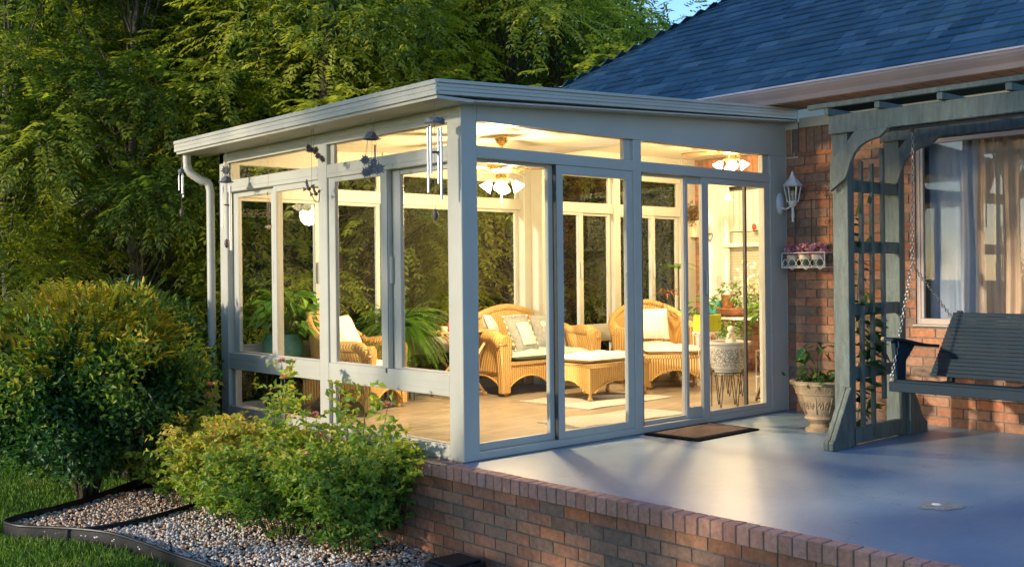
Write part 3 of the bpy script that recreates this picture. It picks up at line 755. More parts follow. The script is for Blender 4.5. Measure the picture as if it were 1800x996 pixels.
# ------------------------------------------------------------------ ceiling fans
def fan(x, y, zt, zb, label):
    t = thing('ceiling_fan', label, 'ceiling fan', (x,y,zt), R(14), 'brass ceiling fans with frosted lamp shades')
    L_ = zb - zt    # motor height below the ceiling (negative)
    b = MB(); b.lathe([(.002,.04),(.055,.03),(.068,-.01),(.066,-.04),(.045,-.075),(.018,-.095),(.012,-.10),(.002,-.10)],(0,0,0),24); b.build('canopy', M['brass'], t, smooth='auto')
    b = MB(); b.tube([(0,0,-.09),(0,0,L_+.08)],.012,12); b.build('downrod', M['brass'], t, smooth='auto')
    b = MB(); b.lathe([(.002,.09),(.04,.085),(.07,.06),(.125,.04),(.135,.01),(.13,-.02),(.09,-.045),(.06,-.055),(.055,-.09),(.065,-.10),(.06,-.13),(.002,-.14)],(0,0,L_),28); b.build('motor', M['brass'], t, smooth='auto')
    for k in range(5):
        a = 2*math.pi*k/5 + .3; b = MB()
        out_ = [(.20,-.05),(.30,-.062),(.45,-.068),(.56,-.06),(.60,-.03),(.605,0),(.60,.03),(.56,.06),(.45,.068),(.30,.062),(.20,.05)]
        b.prism(out_, 2, -.004, .004); b.xform(Matrix.Translation((0,0,L_-.01)) @ Matrix.Rotation(a,4,'Z') @ Matrix.Rotation(R(11),4,'X'))
        bl = b.build('blade', M['fanblade'], t, smooth='auto')
        b = MB(); b.tube([(.09,0,-.02),(.14,0,-.028),(.20,0,-.008)],.010,6); b.tube([(.16,-.025,-.012),(.24,-.03,-.006)],.006,6); b.tube([(.16,.025,-.012),(.24,.03,-.006)],.006,6)
        b.xform(Matrix.Translation((0,0,L_)) @ Matrix.Rotation(a,4,'Z')); b.build('blade_arm', M['brass'], bl, smooth='auto')
    for k in range(4):
        a = 2*math.pi*k/4 + .5; b = MB()
        b.tube([(.04,0,-.11),(.08,0,-.10),(.105,0,-.125)],.008,8); T_ = Matrix.Translation((0,0,L_)) @ Matrix.Rotation(a,4,'Z'); b.xform(T_); b.build('lamp_arm', M['brass'], t, smooth='auto')
        s = MB(); s.lathe([(.015,0),(.028,-.012),(.036,-.032),(.047,-.058),(.056,-.078),(.060,-.086)],(0,0,0),18, wob=lambda a_,z: .07*math.sin(6*a_)*min(1,max(0,-z*12)))
        s.xform(T_ @ Matrix.Translation((.105,0,-.125)) @ Matrix.Rotation(R(-38),4,'Y')); s.build('lamp_shade', M['shade'], t, smooth=True)
    b = MB(); b.tube([(.02,.02,L_-.13),(.02,.02,L_-.30)],.002,5); b.ball((.02,.02,L_-.31),.008,8,5); b.tube([(-.02,.0,L_-.13),(-.02,.0,L_-.26)],.002,5); b.ball((-.02,0,L_-.27),.01,8,5); b.build('pull_chain', M['brass'], t)
    return t
fan(1.89,1.75,zc(1.89)+.012,2.20,'brass ceiling fan with lit frosted lamps above the loveseat end of the sunroom')
fan(5.30,1.75,2.715,2.60,'brass ceiling fan close under the ceiling near the inner brick wall')
def point(name, loc, power, rad=.07, col=(1,.715,.375)):
    l = bpy.data.lights.new(name, 'POINT'); l.energy = power; l.color = col; l.shadow_soft_size = rad
    o = bpy.data.objects.new(name, l); o.location = loc; COL.objects.link(o); return o
LAMP = .35
point('fan_lamp_light', (1.89,1.75,1.93), 480*LAMP, .11)
point('fan_lamp_light', (5.30,1.75,2.33), 310*LAMP, .11)

# ------------------------------------------------------------------ wicker furniture (local: faces -y)
W_ = M['wicker']
def seat_base(w, d, h, arches, t, y0=None, leg_in=0):
    """skirt with arched lower edge on all sides + four feet + top"""
    hw, hd = w/2, d/2
    def arch(L, n, zlo=.085, zhi=.20, z1=h):
        poly = [(-L/2, zlo), (-L/2, z1), (L/2, z1), (L/2, zlo)]
        seg = L/n
        for k in range(n-1, -1, -1):
            a0 = -L/2 + k*seg
            pts = [(a0 + seg - .05 - (seg-.10)*i/12, zlo + (zhi-zlo)*math.sin(math.pi*i/12)**.75) for i in range(13)]
            poly += pts
            if k: poly += [(a0+.02, zlo), (a0-.02, zlo)]
        return poly
    b = MB()
    b.prism(arch(w, arches), 1, -hd, -hd+.02); b.prism(arch(w, arches), 1, hd-.02, hd)
    q = arch(d-.04, 1); b.prism(q, 0, -hw, -hw+.02); b.prism(q, 0, hw-.02, hw)
    b.box(-hw+.02,-hd+.02,h-.03,hw-.02,hd-.02,h-.003)
    s = b.build('seat_base', W_, t)
    r = MB(); r.tube([(-hw,-hd,h-.015),(hw,-hd,h-.015),(hw,hd,h-.015),(-hw,hd,h-.015)],.022,8,closed=True)
    n = arches
    for (L, fy, axis) in ((w,-hd,1),):
        pass
    pts = arch(w, arches)[4:]; r.tube([(x, -hd-.004, z) for x, z in pts], .010, 6)
    pts = arch(d-.04, 1)[4:]; r.tube([(-hw-.004, y, z) for y, z in pts], .010, 6)
    r.build('braided_rim', W_, t, smooth=True)
    xs_ = [-hw+.035, hw-.035] + ([0] if arches == 2 else [])
    for x in xs_:
        for y in (-hd+.035, hd-.035):
            l = MB(); l.lathe([(.002,0),(.022,.004),(.030,.018),(.026,.034),(.018,.045),(.020,.07),(.030,.11),(.034,.16),(.030,.19)],(x,y,0),12); l.build('leg', W_, t, smooth=True)
def wicker_seat(name, label, cat, w, d, loc, rz, harm=.60, hback=.90, arches=1, armw=.10, group=None):
    t = thing(name, label, cat, loc, rz, group)
    seat_base(w-.10, d-.10, .345, arches, t)
    # wrap-round back and arms
    hw, hd = w/2-armw*.5, d/2-.06; rc = min(.26, hw*.8)
    path = []
    n1 = 10
    for i in range(n1): path.append((-hw, -hd + (2*hd-rc)*i/n1))
    for i in range(9): a = math.pi - (math.pi/2)*i/8; path.append((-hw+rc+rc*math.cos(a), hd-rc+rc*math.sin(a)))
    nb = 8
    for i in range(1, nb+1): path.append((-hw+rc+(2*hw-2*rc)*i/nb, hd))
    path += [(-x, y) for x, y in path[:n1+8][::-1]]
    N = len(path); S = [0]
    for i in range(1, N): S.append(S[-1] + math.dist(path[i], path[i-1]))
    T = S[-1]; arm_len = 2*hd - rc*.3
    def top(s):
        s = min(s, T-s)
        if s < .10: return harm - .10*(1-math.sin(math.pi/2*s/.10))
        if s < arm_len*.62: return harm + .01*math.sin(s*6)
        u = (s-arm_len*.62)/(T/2-arm_len*.62); u = u*u*(3-2*u)
        v_ = u**.62
        return harm + (hback-harm)*v_
    vs = []; mz = 8; th = .035
    for side in (1, -1):
        for i, (x, y) in enumerate(path):
            p, q = Vector(path[max(i-1,0)]), Vector(path[min(i+1,N-1)]); d_ = (q-p).normalized(); nr = Vector((-d_.y, d_.x))   # points outward-left
            for j in range(mz+1):
                f = j/mz; z = .20 + (top(S[i])-.20)*f if side == 1 else .30 + (top(S[i])-.30)*f
                fl = .045*f*f + (.02 if side == 1 else -.02)
                vs.append((x+nr.x*fl*(1), y+nr.y*fl, z))
    fs = []; K = mz+1
    for side in (0, 1):
        o = side*N*K
        for i in range(N-1):
            for j in range(mz): fs.append((o+i*K+j, o+(i+1)*K+j, o+(i+1)*K+j+1, o+i*K+j+1))
    o = N*K
    for i in range(N-1): fs.append((i*K+mz, (i+1)*K+mz, o+(i+1)*K+mz, o+i*K+mz)); fs.append((i*K, o+i*K, o+(i+1)*K, (i+1)*K))
    b = MB(); b.add(vs, fs); b.build('backrest', W_, t, smooth=True)
    r = MB(); tp = []
    for i, (x, y) in enumerate(path):
        p, q = Vector(path[max(i-1,0)]), Vector(path[min(i+1,N-1)]); d_ = (q-p).normalized(); nr = Vector((-d_.y, d_.x))
        tp.append((x+nr.x*.045, y+nr.y*.045, top(S[i])))
    rr = [armw*.5 if min(s, T-s) < arm_len*.6 else armw*.5*.62 for s in S]
    rr = [max(.030, sum(rr[max(0,i-2):i+3])/len(rr[max(0,i-2):i+3])) for i in range(N)]
    r.tube(tp, rr, 10); r.build('top_roll', W_, t, smooth=True)
    for s_ in (-1, 1):
        a = MB(); x = s_*(hw+.01); prof = []
        # rounded front panel of the arm
        pp = [(x-armw*.42, .03)] + [(x-armw*.46, .2), (x-armw*.55,.42)] + [(x + armw*.66*math.cos(q), harm-.045+armw*.55*math.sin(q)) for q in [math.pi - math.pi*i/12 for i in range(13)]] + [(x+armw*.55,.42),(x+armw*.46,.2),(x+armw*.42,.03)]
        a.prism(pp, 1, -hd-.035, -hd+.05)
        a.build('arm_front', W_, t, bevel=.012)
    return t
def pillow(name, label, w, h, th, M4, m, mats=None, frill=None, cat='pillow', group=None, dots=0, seat=False, inner=None):
    b = MB(); n = 18; vs = []
    for s_ in (1, -1):
        for j in range(n+1):
            for i in range(n+1):
                u, v = -1+2*i/n, -1+2*j/n
                k = max(0, (1-u**4)*(1-v**4))**.45 if seat else max(0, (1-u*u)*(1-v*v))**.42
                pin = 1 - (.0 if seat else .06)*(1-abs(u*v))*(abs(u)+abs(v))/2
                z = s_*th/2*k + .006*math.sin(5*u+3*v)*k
                if seat and s_ > 0:
                    z += .010*k*(-1 if False else 1)*math.cos(u*9)*math.cos(v*7)
                vs.append((u*w/2*pin, v*h/2*pin, z))
    K = n+1; fs = []
    for s_ in (0, 1):
        o = s_*K*K
        for j in range(n):
            for i in range(n):
                q = (o+j*K+i, o+j*K+i+1, o+(j+1)*K+i+1, o+(j+1)*K+i); fs.append(q if s_ == 0 else q[::-1])
    b.add(vs, fs); b.xform(M4)
    ob = b.build(name, m, smooth=True)
    bm = bmesh.new(); bm.from_mesh(ob.data); bmesh.ops.remove_doubles(bm, verts=bm.verts, dist=1e-4); bm.to_mesh(ob.data); bm.free()
    tag(ob, label, cat, group)
    def strip(k0, k1, z0, mm, nm, amp=.012):
        f = MB(); vs = []; P = []
        for e in range(4):
            for i in range(24): 
                t_ = -1+2*i/24; P.append([(t_,-1),(1,t_),(-t_,1),(-1,-t_)][e])
        for i, (u, v) in enumerate(P):
            a = amp*math.sin(i*1.9)
            vs.append((u*w/2*k0, v*h/2*k0, z0)); vs.append((u*w/2*k1*(1+.03*math.sin(i*2.3)), v*h/2*k1*(1+.03*math.sin(i*2.3)), z0+a))
        n_ = len(P); f.add(vs, [(2*i, 2*((i+1) % n_), 2*((i+1) % n_)+1, 2*i+1) for i in range(n_)]); f.xform(M4); f.build(nm, mm, ob, smooth=True)
    if frill: strip(.93, 1.12, 0, frill, 'frill'); strip(1.10, 1.15, .0, M['linen'], 'frill_edge', .02)
    if inner:
        c = MB(); vs = []
        for j in range(9):
            for i in range(9):
                u, v = -.62+1.24*i/8, -.62+1.24*j/8; k = max(0,(1-u*u)*(1-v*v))**.42; vs.append((u*w/2, v*h/2, th/2*k+.008))
        c.add(vs, [(j*9+i, j*9+i+1, (j+1)*9+i+1, (j+1)*9+i) for j in range(8) for i in range(8)]); c.xform(M4); c.build('centre_panel', inner, ob, smooth=True)
    if dots:
        r2 = random.Random(5); c = MB()
        for (u0, v0) in ((-.45,.35),(.35,.0),(-.1,-.5),(.6,-.6),(.1,.6),(.75,.5)):
            for k in range(6):
                a = k*math.pi/3; u = u0+.11*math.cos(a); v = v0+.11*math.sin(a); kk = max(0,(1-u*u)*(1-v*v))**.42
                c.ball((u*w/2, v*h/2, th/2*kk+.001), .014, 6, 4, (1,1,.4))
            c.tube([(u0*w/2, v0*h/2, th/2*.95),((u0-.08)*w/2,(v0-.5)*h/2, th/2*max(0,(1-u0*u0)*(1-(v0-.5)**2))**.42 if abs(v0-.5)<1 else 0)],.003,4)
        c.xform(M4); c.build('flower_print', M['linen'], ob)
    return ob
def TR(x,y,z,rz=0,rx=0,ry=0): return Matrix.Translation((x,y,z)) @ Matrix.Rotation(rz,4,'Z') @ Matrix.Rotation(rx,4,'X') @ Matrix.Rotation(ry,4,'Y')

# loveseat
wicker_seat('wicker_loveseat','golden wicker loveseat with rounded back and blue-grey cushions','loveseat',1.42,.80,(3.31,2.95,.004),0,.60,.875,2,.13)
pillow('seat_cushion','long pale blue seat cushion with white piping on the wicker loveseat',1.14,.62,.11,TR(3.31,2.87,.40),M['blue_linen'],cat='seat cushion',seat=True)
pillow('pillow','grey frilled pillow with pale embroidered centre on the loveseat',.40,.40,.13,TR(3.07,2.80,.60,R(16),R(66),0),M['grey_cloth'],frill=M['grey_cloth'],inner=M['linen'])
pillow('pillow','grey pillow printed with white flowers at the right of the loveseat',.42,.38,.13,TR(3.56,2.92,.62,R(-6),R(68),R(3)),M['grey_cloth'],dots=1)
pillow('pillow','small white pillow in the left corner of the loveseat',.30,.30,.12,TR(2.83,3.02,.68,R(30),R(68),R(8)),M['linen'])
# armchair 1 (seen through the left wall) faces (.52,-.85)
a1 = math.atan2(-.85,.52)+math.pi/2
wicker_seat('wicker_armchair','golden wicker armchair with white pillow standing by the left glass wall','armchair',.80,.78,(1.01,2.85,.004),a1,.60,.93,1,.11,'wicker armchairs')
pillow('pillow','plain white pillow leaning in the armchair by the left glass wall',.42,.42,.15,TR(.985,2.93,.68,a1,R(66),0),M['linen'])
pillow('seat_cushion','white seat cushion on the armchair by the left glass wall',.56,.56,.10,TR(1.02,2.82,.41,a1),M['linen'],cat='seat cushion',seat=True)
# armchair 2 faces (-.66,-.75)
a2 = math.atan2(-.75,-.66)+math.pi/2
wicker_seat('wicker_armchair','golden wicker armchair with cream pillow behind the matching footstool','armchair',.90,.80,(4.90,2.62,.004),a2,.62,.89,1,.12,'wicker armchairs')
pillow('pillow','cream creased pillow standing in the armchair behind its footstool',.40,.38,.14,TR(5.00,2.69,.65,a2,R(66),0),M['linen'])
pillow('seat_cushion','pale seat cushion of the armchair behind its footstool',.56,.56,.09,TR(4.90,2.59,.40,a2),M['linen'],cat='seat cushion',seat=True)
# footstools
def stool(label, w, d, loc, rz, h=.36):
    t = thing('wicker_footstool', label, 'footstool', loc, rz, 'wicker footstools'); seat_base(w, d, h, 1, t); return t
stool('square golden wicker footstool in front of the loveseat on the white rug', .86,.58,(3.33,1.94,.004),0)
pillow('seat_cushion','tufted white cushion on the footstool in front of the loveseat',.84,.56,.09,TR(3.33,1.94,.405),M['linen'],cat='seat cushion',seat=True)
stool('golden wicker footstool standing before the armchair with the cream pillow', .64,.52,(4.57,2.02,.004),a2)
pillow('seat_cushion','tufted white cushion on the footstool before the far armchair',.64,.52,.09,TR(4.57,2.02,.405,a2),M['linen'],cat='seat cushion',seat=True)

# rugs
def rug(label, pts, z):
    b = MB(); vs = []; nx_, ny_ = 24, 12
    (x0,y0),(x1,y1),(x2,y2),(x3,y3) = pts
    for k in (0, .009):
        for j in range(ny_+1):
            for i in range(nx_+1):
                u, v = i/nx_, j/ny_; x = (x0*(1-u)+x1*u)*(1-v)+(x3*(1-u)+x2*u)*v; y = (y0*(1-u)+y1*u)*(1-v)+(y3*(1-u)+y2*u)*v
                w_ = .012*math.sin(9*u+5*v) if (i in (0,nx_) or j in (0,ny_)) else 0
                vs.append((x+w_, y+w_*.6, z+k+(.003*math.sin(13*u+4*v) if k else 0)))
    K = nx_+1; o = K*(ny_+1); fs = [(o+j*K+i,o+j*K+i+1,o+(j+1)*K+i+1,o+(j+1)*K+i) for j in range(ny_) for i in range(nx_)]
    fs += [(j*K+i,(j+1)*K+i,(j+1)*K+i+1,j*K+i+1) for j in range(ny_) for i in range(nx_)]
    fs += [(i,i+1,o+i+1,o+i) for i in range(nx_)] + [(ny_*K+i+1,ny_*K+i,o+ny_*K+i,o+ny_*K+i+1) for i in range(nx_)]
    fs += [((j+1)*K,j*K,o+j*K,o+(j+1)*K) for j in range(ny_)] + [(j*K+nx_,(j+1)*K+nx_,o+(j+1)*K+nx_,o+j*K+nx_) for j in range(ny_)]
    b.add(vs, fs); t = thing('rug', label, 'rug', (x0,y0,z)); b.build('rug_body', M['rug'], t, world=True, smooth='auto')
    f = MB()
    for (pa, pb, dx) in (((x0,y0),(x3,y3),-1),((x1,y1),(x2,y2),1)):
        for k in range(34):
            u = k/33; x = pa[0]*(1-u)+pb[0]*u; y = pa[1]*(1-u)+pb[1]*u
            f.tube([(x,y,z+.005),(x+dx*.05,y+rnd.uniform(-.012,.012),z+.003)],.003,4)
    f.build('fringe', M['rug'], t, world=True)
rug('cream woven rug under the footstool in front of the loveseat', [(2.50,1.27),(3.75,1.36),(3.72,2.05),(2.52,2.22)], .005)
rug('bright white woven rug just inside the sliding doors', [(1.62,.52),(2.92,.46),(2.88,.98),(1.66,1.02)], .005)

# folding table + bottle + jar
t = thing('folding_table','light wooden folding table with crossed legs beside the fern','table',(2.38,3.02,.004))
b = MB()
for k in range(5): b.box(2.02,2.84+k*.075,.655,2.74,2.84+k*.075+.066,.675)
b.box(2.03,2.84,.63,2.06,3.20,.654); b.box(2.70,2.84,.63,2.73,3.20,.654); b.build('table_top', M['wood'], t, world=True, bevel=.003)
for y in (2.86, 3.18):
    for s_ in (1,-1):
        b = MB(); dy = .012*s_; b.tube([(2.38-s_*.30,y+dy,.645),(2.38+s_*.24,y+dy,.012)],.017,4); b.build('leg', M['wood'], t, world=True)
b = MB(); b.tube([(2.14,2.86,.03),(2.14,3.18,.03)],.012,6); b.tube([(2.62,2.86,.03),(2.62,3.18,.03)],.012,6); b.build('stretcher', M['wood'], t, world=True)
b = MB(); b.lathe([(.002,0),(.032,0),(.034,.01),(.032,.07),(.018,.095),(.012,.12),(.013,.145),(.002,.147)],(2.20,2.92,.676),16); tag(b.build('bottle', simple('red_glass',(.35,.10,.07),.15), smooth='auto'), 'small reddish bottle on the folding table','bottle')
b = MB(); b.lathe([(.002,0),(.036,0),(.038,.05),(.034,.052),(.034,.01),(.002,.008)],(2.13,2.93,.676),16); tag(b.build('candle_jar', M['cream'], smooth='auto'), 'short cream candle jar on the folding table next to the bottle','jar')

# ------------------------------------------------------------------ potted plants
def blade_plant(n, c, L, W, spread, m, name='foliage', parent=None, lift=.6, v=.5):
    """arching strap leaves"""
    V=[];Fc=[];A=[]
    for k in range(n):
        a = rnd.uniform(0, 2*math.pi); up = rnd.uniform(.2, 1.0)*lift; l = L*rnd.uniform(.7,1.1); w = W*rnd.uniform(.7,1.2); col = min(1,max(0,rnd.gauss(v,.22)))
        d = Vector((math.cos(a)*spread, math.sin(a)*spread, up)).normalized(); p = Vector(c); s = Vector((-math.sin(a), math.cos(a), 0)); o = len(V); m_ = 7
        for i in range(m_+1):
            t = i/m_; ww = w*math.sin(math.pi*(t*.86+.12))**.8 if t < 1 else .001
            V += [p + s*ww*.5 + Vector((0,0,.15*ww)), p, p - s*ww*.5 + Vector((0,0,.15*ww))]; A += [col]*3
            p = p + d*(l/m_); d = (d + Vector((0,0,-.28*(1.3-lift*.4)))*(.5+t)).normalized()
        for i in range(m_):
            q = o+i*3; Fc += [(q,q+1,q+4,q+3),(q+1,q+2,q+5,q+4)]
    b = MB(); b.v=[tuple(x) for x in V]; b.f=Fc; b.c=A
    return b.build(name, m, parent, world=parent is not None, smooth=True, attr=True)
def broad_plant(n, c, h, r, L, W, m, parent, name='foliage', stems=True):
    P=[];D=[];Nn=[];sm = MB()
    for k in range(n):
        a = rnd.uniform(0,2*math.pi); q = rnd.random()**.6; z = h*rnd.uniform(.15,1)
        p = Vector((c[0]+r*q*math.cos(a), c[1]+r*q*math.sin(a), c[2]+z)); P.append(p[:]); D.append((math.cos(a)*.8, math.sin(a)*.8, rnd.uniform(-.9,.35))); Nn.append((rnd.gauss(0,.3),rnd.gauss(0,.3),1))
        if stems and k % 3 == 0: sm.tube([(c[0],c[1],c[2]),(c[0]+r*q*.3*math.cos(a),c[1]+r*q*.3*math.sin(a),c[2]+z*.6),p[:]],.004,4)
    o = Vector(base_of(parent)); P = np.array(P)-np.array(o)
    leaf_mesh(name, P, np.array(D), np.array(Nn), rng.uniform(.7,1.2,n)*L, rng.uniform(.7,1.2,n)*W, rng.random(n), m, parent, .2)
    if stems: sm.build('stems', M['stem'], parent, world=True)
def fern(c, n, L, parent):
    Ps=[];Ds=[];Ns=[];Vs=[]; o = np.array(base_of(parent)); sm = MB()
    for k in range(n):
        a = rnd.uniform(0,2*math.pi); el = rnd.uniform(.15,1.3); d = Vector((math.cos(a)*math.cos(el), math.sin(a)*math.cos(el), math.sin(el))); p = Vector(c); l = L*rnd.uniform(.7,1.1); m_ = 26; v = rnd.random(); tr=[p.copy()]
        for i in range(m_):
            p = p + d*(l/m_); d = (d + Vector((0,0,-.085))).normalized(); s = d.cross(Vector((0,0,1))).normalized(); t = i/m_; ll = .055*math.sin(math.pi*min(1,t*.9+.1))**.7+.008
            if i > 2:
                for q in (-1,1): Ps.append((p[0]-o[0],p[1]-o[1],p[2]-o[2])); Ds.append((s*q*.9+d*.35)[:]); Ns.append((0,0,1.)); Vs.append((v*.7+.15*rnd.random(), ll))
            if i % 5 == 0: tr.append(p.copy())
        sm.tube(tr,.0022,4)
    Vs = np.array(Vs); leaf_mesh('fronds', np.array(Ps), np.array(Ds), np.array(Ns), Vs[:,1], .0105, Vs[:,0], M['leaf_in'], parent, .1); sm.build('frond_stems', M['stem'], parent, world=True)
def hairpin_stand(c, r, zt, label, mat_=None, n=6, name='plant_stand', grp='iron plant stands'):
    t = thing(name, label, 'plant stand', (c[0],c[1],.004), 0, grp); m = mat_ or M['iron']
    b = MB(); b.tube([(c[0]+r*math.cos(i*math.pi/12), c[1]+r*math.sin(i*math.pi/12), zt) for i in range(24)],.006,6,closed=True)
    for k in range(12):   # scallops hanging off the ring
        a = k*math.pi/6; b.tube([(c[0]+r*math.cos(a+math.pi/6*i/6), c[1]+r*math.sin(a+math.pi/6*i/6), zt-.0-.035*math.sin(math.pi*i/6)) for i in range(7)],.003,4)
    b.build('ring', m, t, world=True, smooth=True)
    for k in range(n):
        a = 2*math.pi*k/n+.2; b = MB(); ri = r*.98
        b.tube([(c[0]+ri*math.cos(a-.28),c[1]+ri*math.sin(a-.28),zt),(c[0]+r*.95*math.cos(a-.02),c[1]+r*.95*math.sin(a-.02),.012),(c[0]+r*.95*math.cos(a+.02),c[1]+r*.95*math.sin(a+.02),.012),(c[0]+ri*math.cos(a+.28),c[1]+ri*math.sin(a+.28),zt)],.0045,6)
        b.build('leg', m, t, world=True)
    return t
# fern
hairpin_stand((1.72,3.12),.15,.42,'black iron stand with curled feet under the big fern')
t = thing('potted_fern','large bright green fern with drooping fronds behind the left armchair','potted plant',(1.72,3.12,.43),0)
b = MB(); b.lathe([(.002,0),(.11,0),(.15,.16),(.165,.18),(.165,.205),(.15,.20),(.002,.18)],(1.72,3.12,.43),20); b.build('pot', M['olive'], t, world=True, smooth='auto')
fern((1.72,3.12,.64),250,.60,t)
# teal pot
hairpin_stand((.46,3.18),.17,.40,'black hairpin stand under the teal glazed pot')
t = thing('teal_pot_plant','round teal glazed pot with broad bright leaves in the far left corner','potted plant',(.46,3.18,.41))
b = MB(); b.lathe([(.002,0),(.10,0),(.16,.06),(.19,.15),(.185,.23),(.155,.29),(.165,.31),(.15,.315),(.14,.29),(.002,.27)],(.46,3.18,.41),28); b.build('pot', M['teal'], t, world=True, smooth=True)
broad_plant(120,(.47,3.10,.68),.44,.25,.16,.08,M['leaf_in'],t)
# dracaena
t = thing('dracaena','spiky reddish dracaena on thin stems near the inner brick wall','potted plant',(5.55,2.72,.004))
b = MB(); b.lathe([(.002,0),(.12,0),(.15,.26),(.165,.27),(.165,.30),(.002,.29)],(5.55,2.72,.004),20); b.build('pot', M['olive'], t, world=True, smooth='auto')
b = MB()
for (x,y,z) in ((5.52,2.70,1.28),(5.42,2.78,.98),(5.62,2.66,.72)): b.tube([(5.55,2.72,.28),(5.55,2.72,.6*z),(x,y,z)],.010,6); 
b.build('stem', M['twig'], t, world=True)
for (x,y,z,m) in ((5.52,2.70,1.28,'leaf_in'),(5.42,2.78,.98,'leaf_red'),(5.62,2.66,.72,'leaf_in')): blade_plant(26,(x,y,z),.26,.022,.9,M[m],'leaf_rosette',t,.9,.7)
# yellow pot on white wire stand
t = hairpin_stand((4.72,1.66),.155,.60,'white wire plant stand with scalloped rim under the lime pot',M['metalic_white'],4,grp='white wire plant stands')
t = thing('lime_pot','square lime-green planter on a white wire stand behind the footstool','potted plant',(4.72,1.66,.605))
b = MB(); b.prism([(4.61,1.57),(4.83,1.55),(4.84,1.76),(4.62,1.77)],2,.61,.79); b.build('pot', M['lime'], t, world=True, bevel=.006)
b = MB(); b.box(4.63,1.59,.785,4.81,1.74,.793); b.build('soil', M['soil'], t, world=True)
broad_plant(26,(4.66,1.70,.76),.22,.14,.11,.05,M['leaf_in'],t)
# carved urn on hairpin stand + statue
UC = (3.52,.50)
hairpin_stand(UC,.155,.33,'black hairpin stand holding the carved grey urn by the door',None,6)
t = thing('carved_urn','carved grey stone-look urn on a black hairpin stand by the glass door','urn',(UC[0],UC[1],.31))
b = MB(); b.lathe([(.002,0),(.115,0),(.118,.03),(.145,.055),(.150,.075),(.165,.12),(.185,.235),(.188,.25),(.192,.27),(.212,.278),(.212,.296),(.190,.300),(.170,.290),(.165,.25),(.002,.25)],(UC[0],UC[1],.31),36)
o = b.build('urn_body', M['urn'], t, world=False, smooth='auto'); o.location = -t.location
b = MB(); b.lathe([(.002,.262),(.168,.258)],(UC[0],UC[1],.31),24); b.build('soil', M['soil'], t, world=True)
t = thing('statue','small cream angel statue standing in the carved grey urn','statue',(UC[0]+.03,UC[1]-.02,.57))
b = MB(); c = (UC[0]+.03,UC[1]-.02,.565)
b.lathe([(.002,0),(.045,0),(.05,.02),(.046,.05),(.036,.085),(.024,.105),(.016,.115),(.026,.13),(.033,.15),(.028,.175),(.002,.185)],c,16,wob=lambda a,z:.10*math.sin(3*a+z*40)); b.build('body', M['cream'], t, world=True, smooth=True)
b = MB(); b.ball((c[0]-.035,c[1],c[2]+.09),.02,8,6,(1,.7,1.6)); b.ball((c[0]+.035,c[1],c[2]+.09),.02,8,6,(1,.7,1.6)); b.build('wings', M['cream'], t, world=True, smooth=True)
# white wire rack with brown planter box
t = thing('wire_rack','white wire plant rack with arched rails behind the carved urn','plant rack',(4.95,.85,.004))
b = MB()
for x in (4.60,5.35):
    for y in (.62,.95): b.tube([(x,y,.01),(x,y,.44)],.008,6)
b.build('leg', M['metalic_white'], t, world=True)
b = MB(); 
for z in (.18,.44): b.tube([(4.60,.62,z),(5.35,.62,z),(5.35,.95,z),(4.60,.95,z)],.008,6,closed=True)
for k in range(8):
    x = 4.60+.75*k/8; b.tube([(x,.62,.18),(x,.62,.34),(x+.015,.62,.40),(x+.047,.62,.43),(x+.079,.62,.40),(x+.094,.62,.34),(x+.094,.62,.18)],.005,5)
for k in range(12): b.tube([(4.60+.065*k,.62,.44),(4.60+.065*k,.95,.44)],.004,4)
b.build('shelf', M['metalic_white'], t, world=True)
t = thing('planter_box','dark brown planter box with lush green leaves on the white wire rack','planter',(4.97,.78,.45))
b = MB(); b.prism([(4.62,.455),(5.34,.455),(5.36,.78),(4.60,.78)],1,.64,.93); b.build('box', M['brownbox'], t, world=True, bevel=.006)
broad_plant(200,(4.97,.78,.74),.24,.38,.13,.055,M['leaf_in'],t,stems=False)
t = thing('grey_pot_plant','grey pot with fine dark green foliage between door stile and urn','potted plant',(4.28,.98,.30))
b = MB(); b.lathe([(.002,.0),(.10,0),(.13,.26),(.14,.27),(.14,.29),(.002,.28)],(4.28,.98,.30),20); b.build('pot', M['greypot'], t, world=True, smooth='auto'); broad_plant(260,(4.28,.98,.56),.20,.16,.05,.02,M['leaf_in'],t,stems=False)
hairpin_stand((4.28,.98),.13,.30,'black stand under the grey pot of fine foliage')
# shelf with flowers near the inner window
t = thing('plant_table','white side table with flower pots under the inner window','table',(6.35,2.55,.004))
b = MB(); b.box(6.12,1.55,.66,6.60,2.95,.69); b.build('table_top', M['white'], t, world=True, bevel=.004)
for x in (6.15,6.57):
    for y in (1.6,2.9): b = MB(); b.box(x-.015,y-.015,0.004,x+.015,y+.015,.66); b.build('leg', M['white'], t, world=True)
t = thing('orange_bowl_plant','wide orange terracotta bowl with white flowers under the inner window','potted plant',(6.35,2.55,.69))
b = MB(); b.lathe([(.002,0),(.10,0),(.20,.05),(.23,.10),(.22,.11),(.002,.09)],(6.35,2.50,.69),24); b.build('bowl', M['terracotta'], t, world=True, smooth='auto'); broad_plant(120,(6.35,2.40,.76),.34,.30,.09,.045,M['leaf_in'],t,stems=False)
n=260; P = np.stack([6.33+rng.normal(0,.10,n)-6.35, 2.12+rng.normal(0,.17,n)-2.55, 1.05+rng.normal(0,.14,n)-.69],1); leaf_mesh('blossom', P, rdir(n), rdir(n), .055, .045, rng.random(n), M['petal_white'], t, .1)
b = MB(); b.lathe([(.002,.0),(.07,0),(.085,.15),(.09,.16),(.002,.15)],(6.30,2.56,.80),16); tag(b.build('flower_pot', M['terracotta'], smooth='auto'),'small orange clay pot standing in the wide orange bowl','pot')
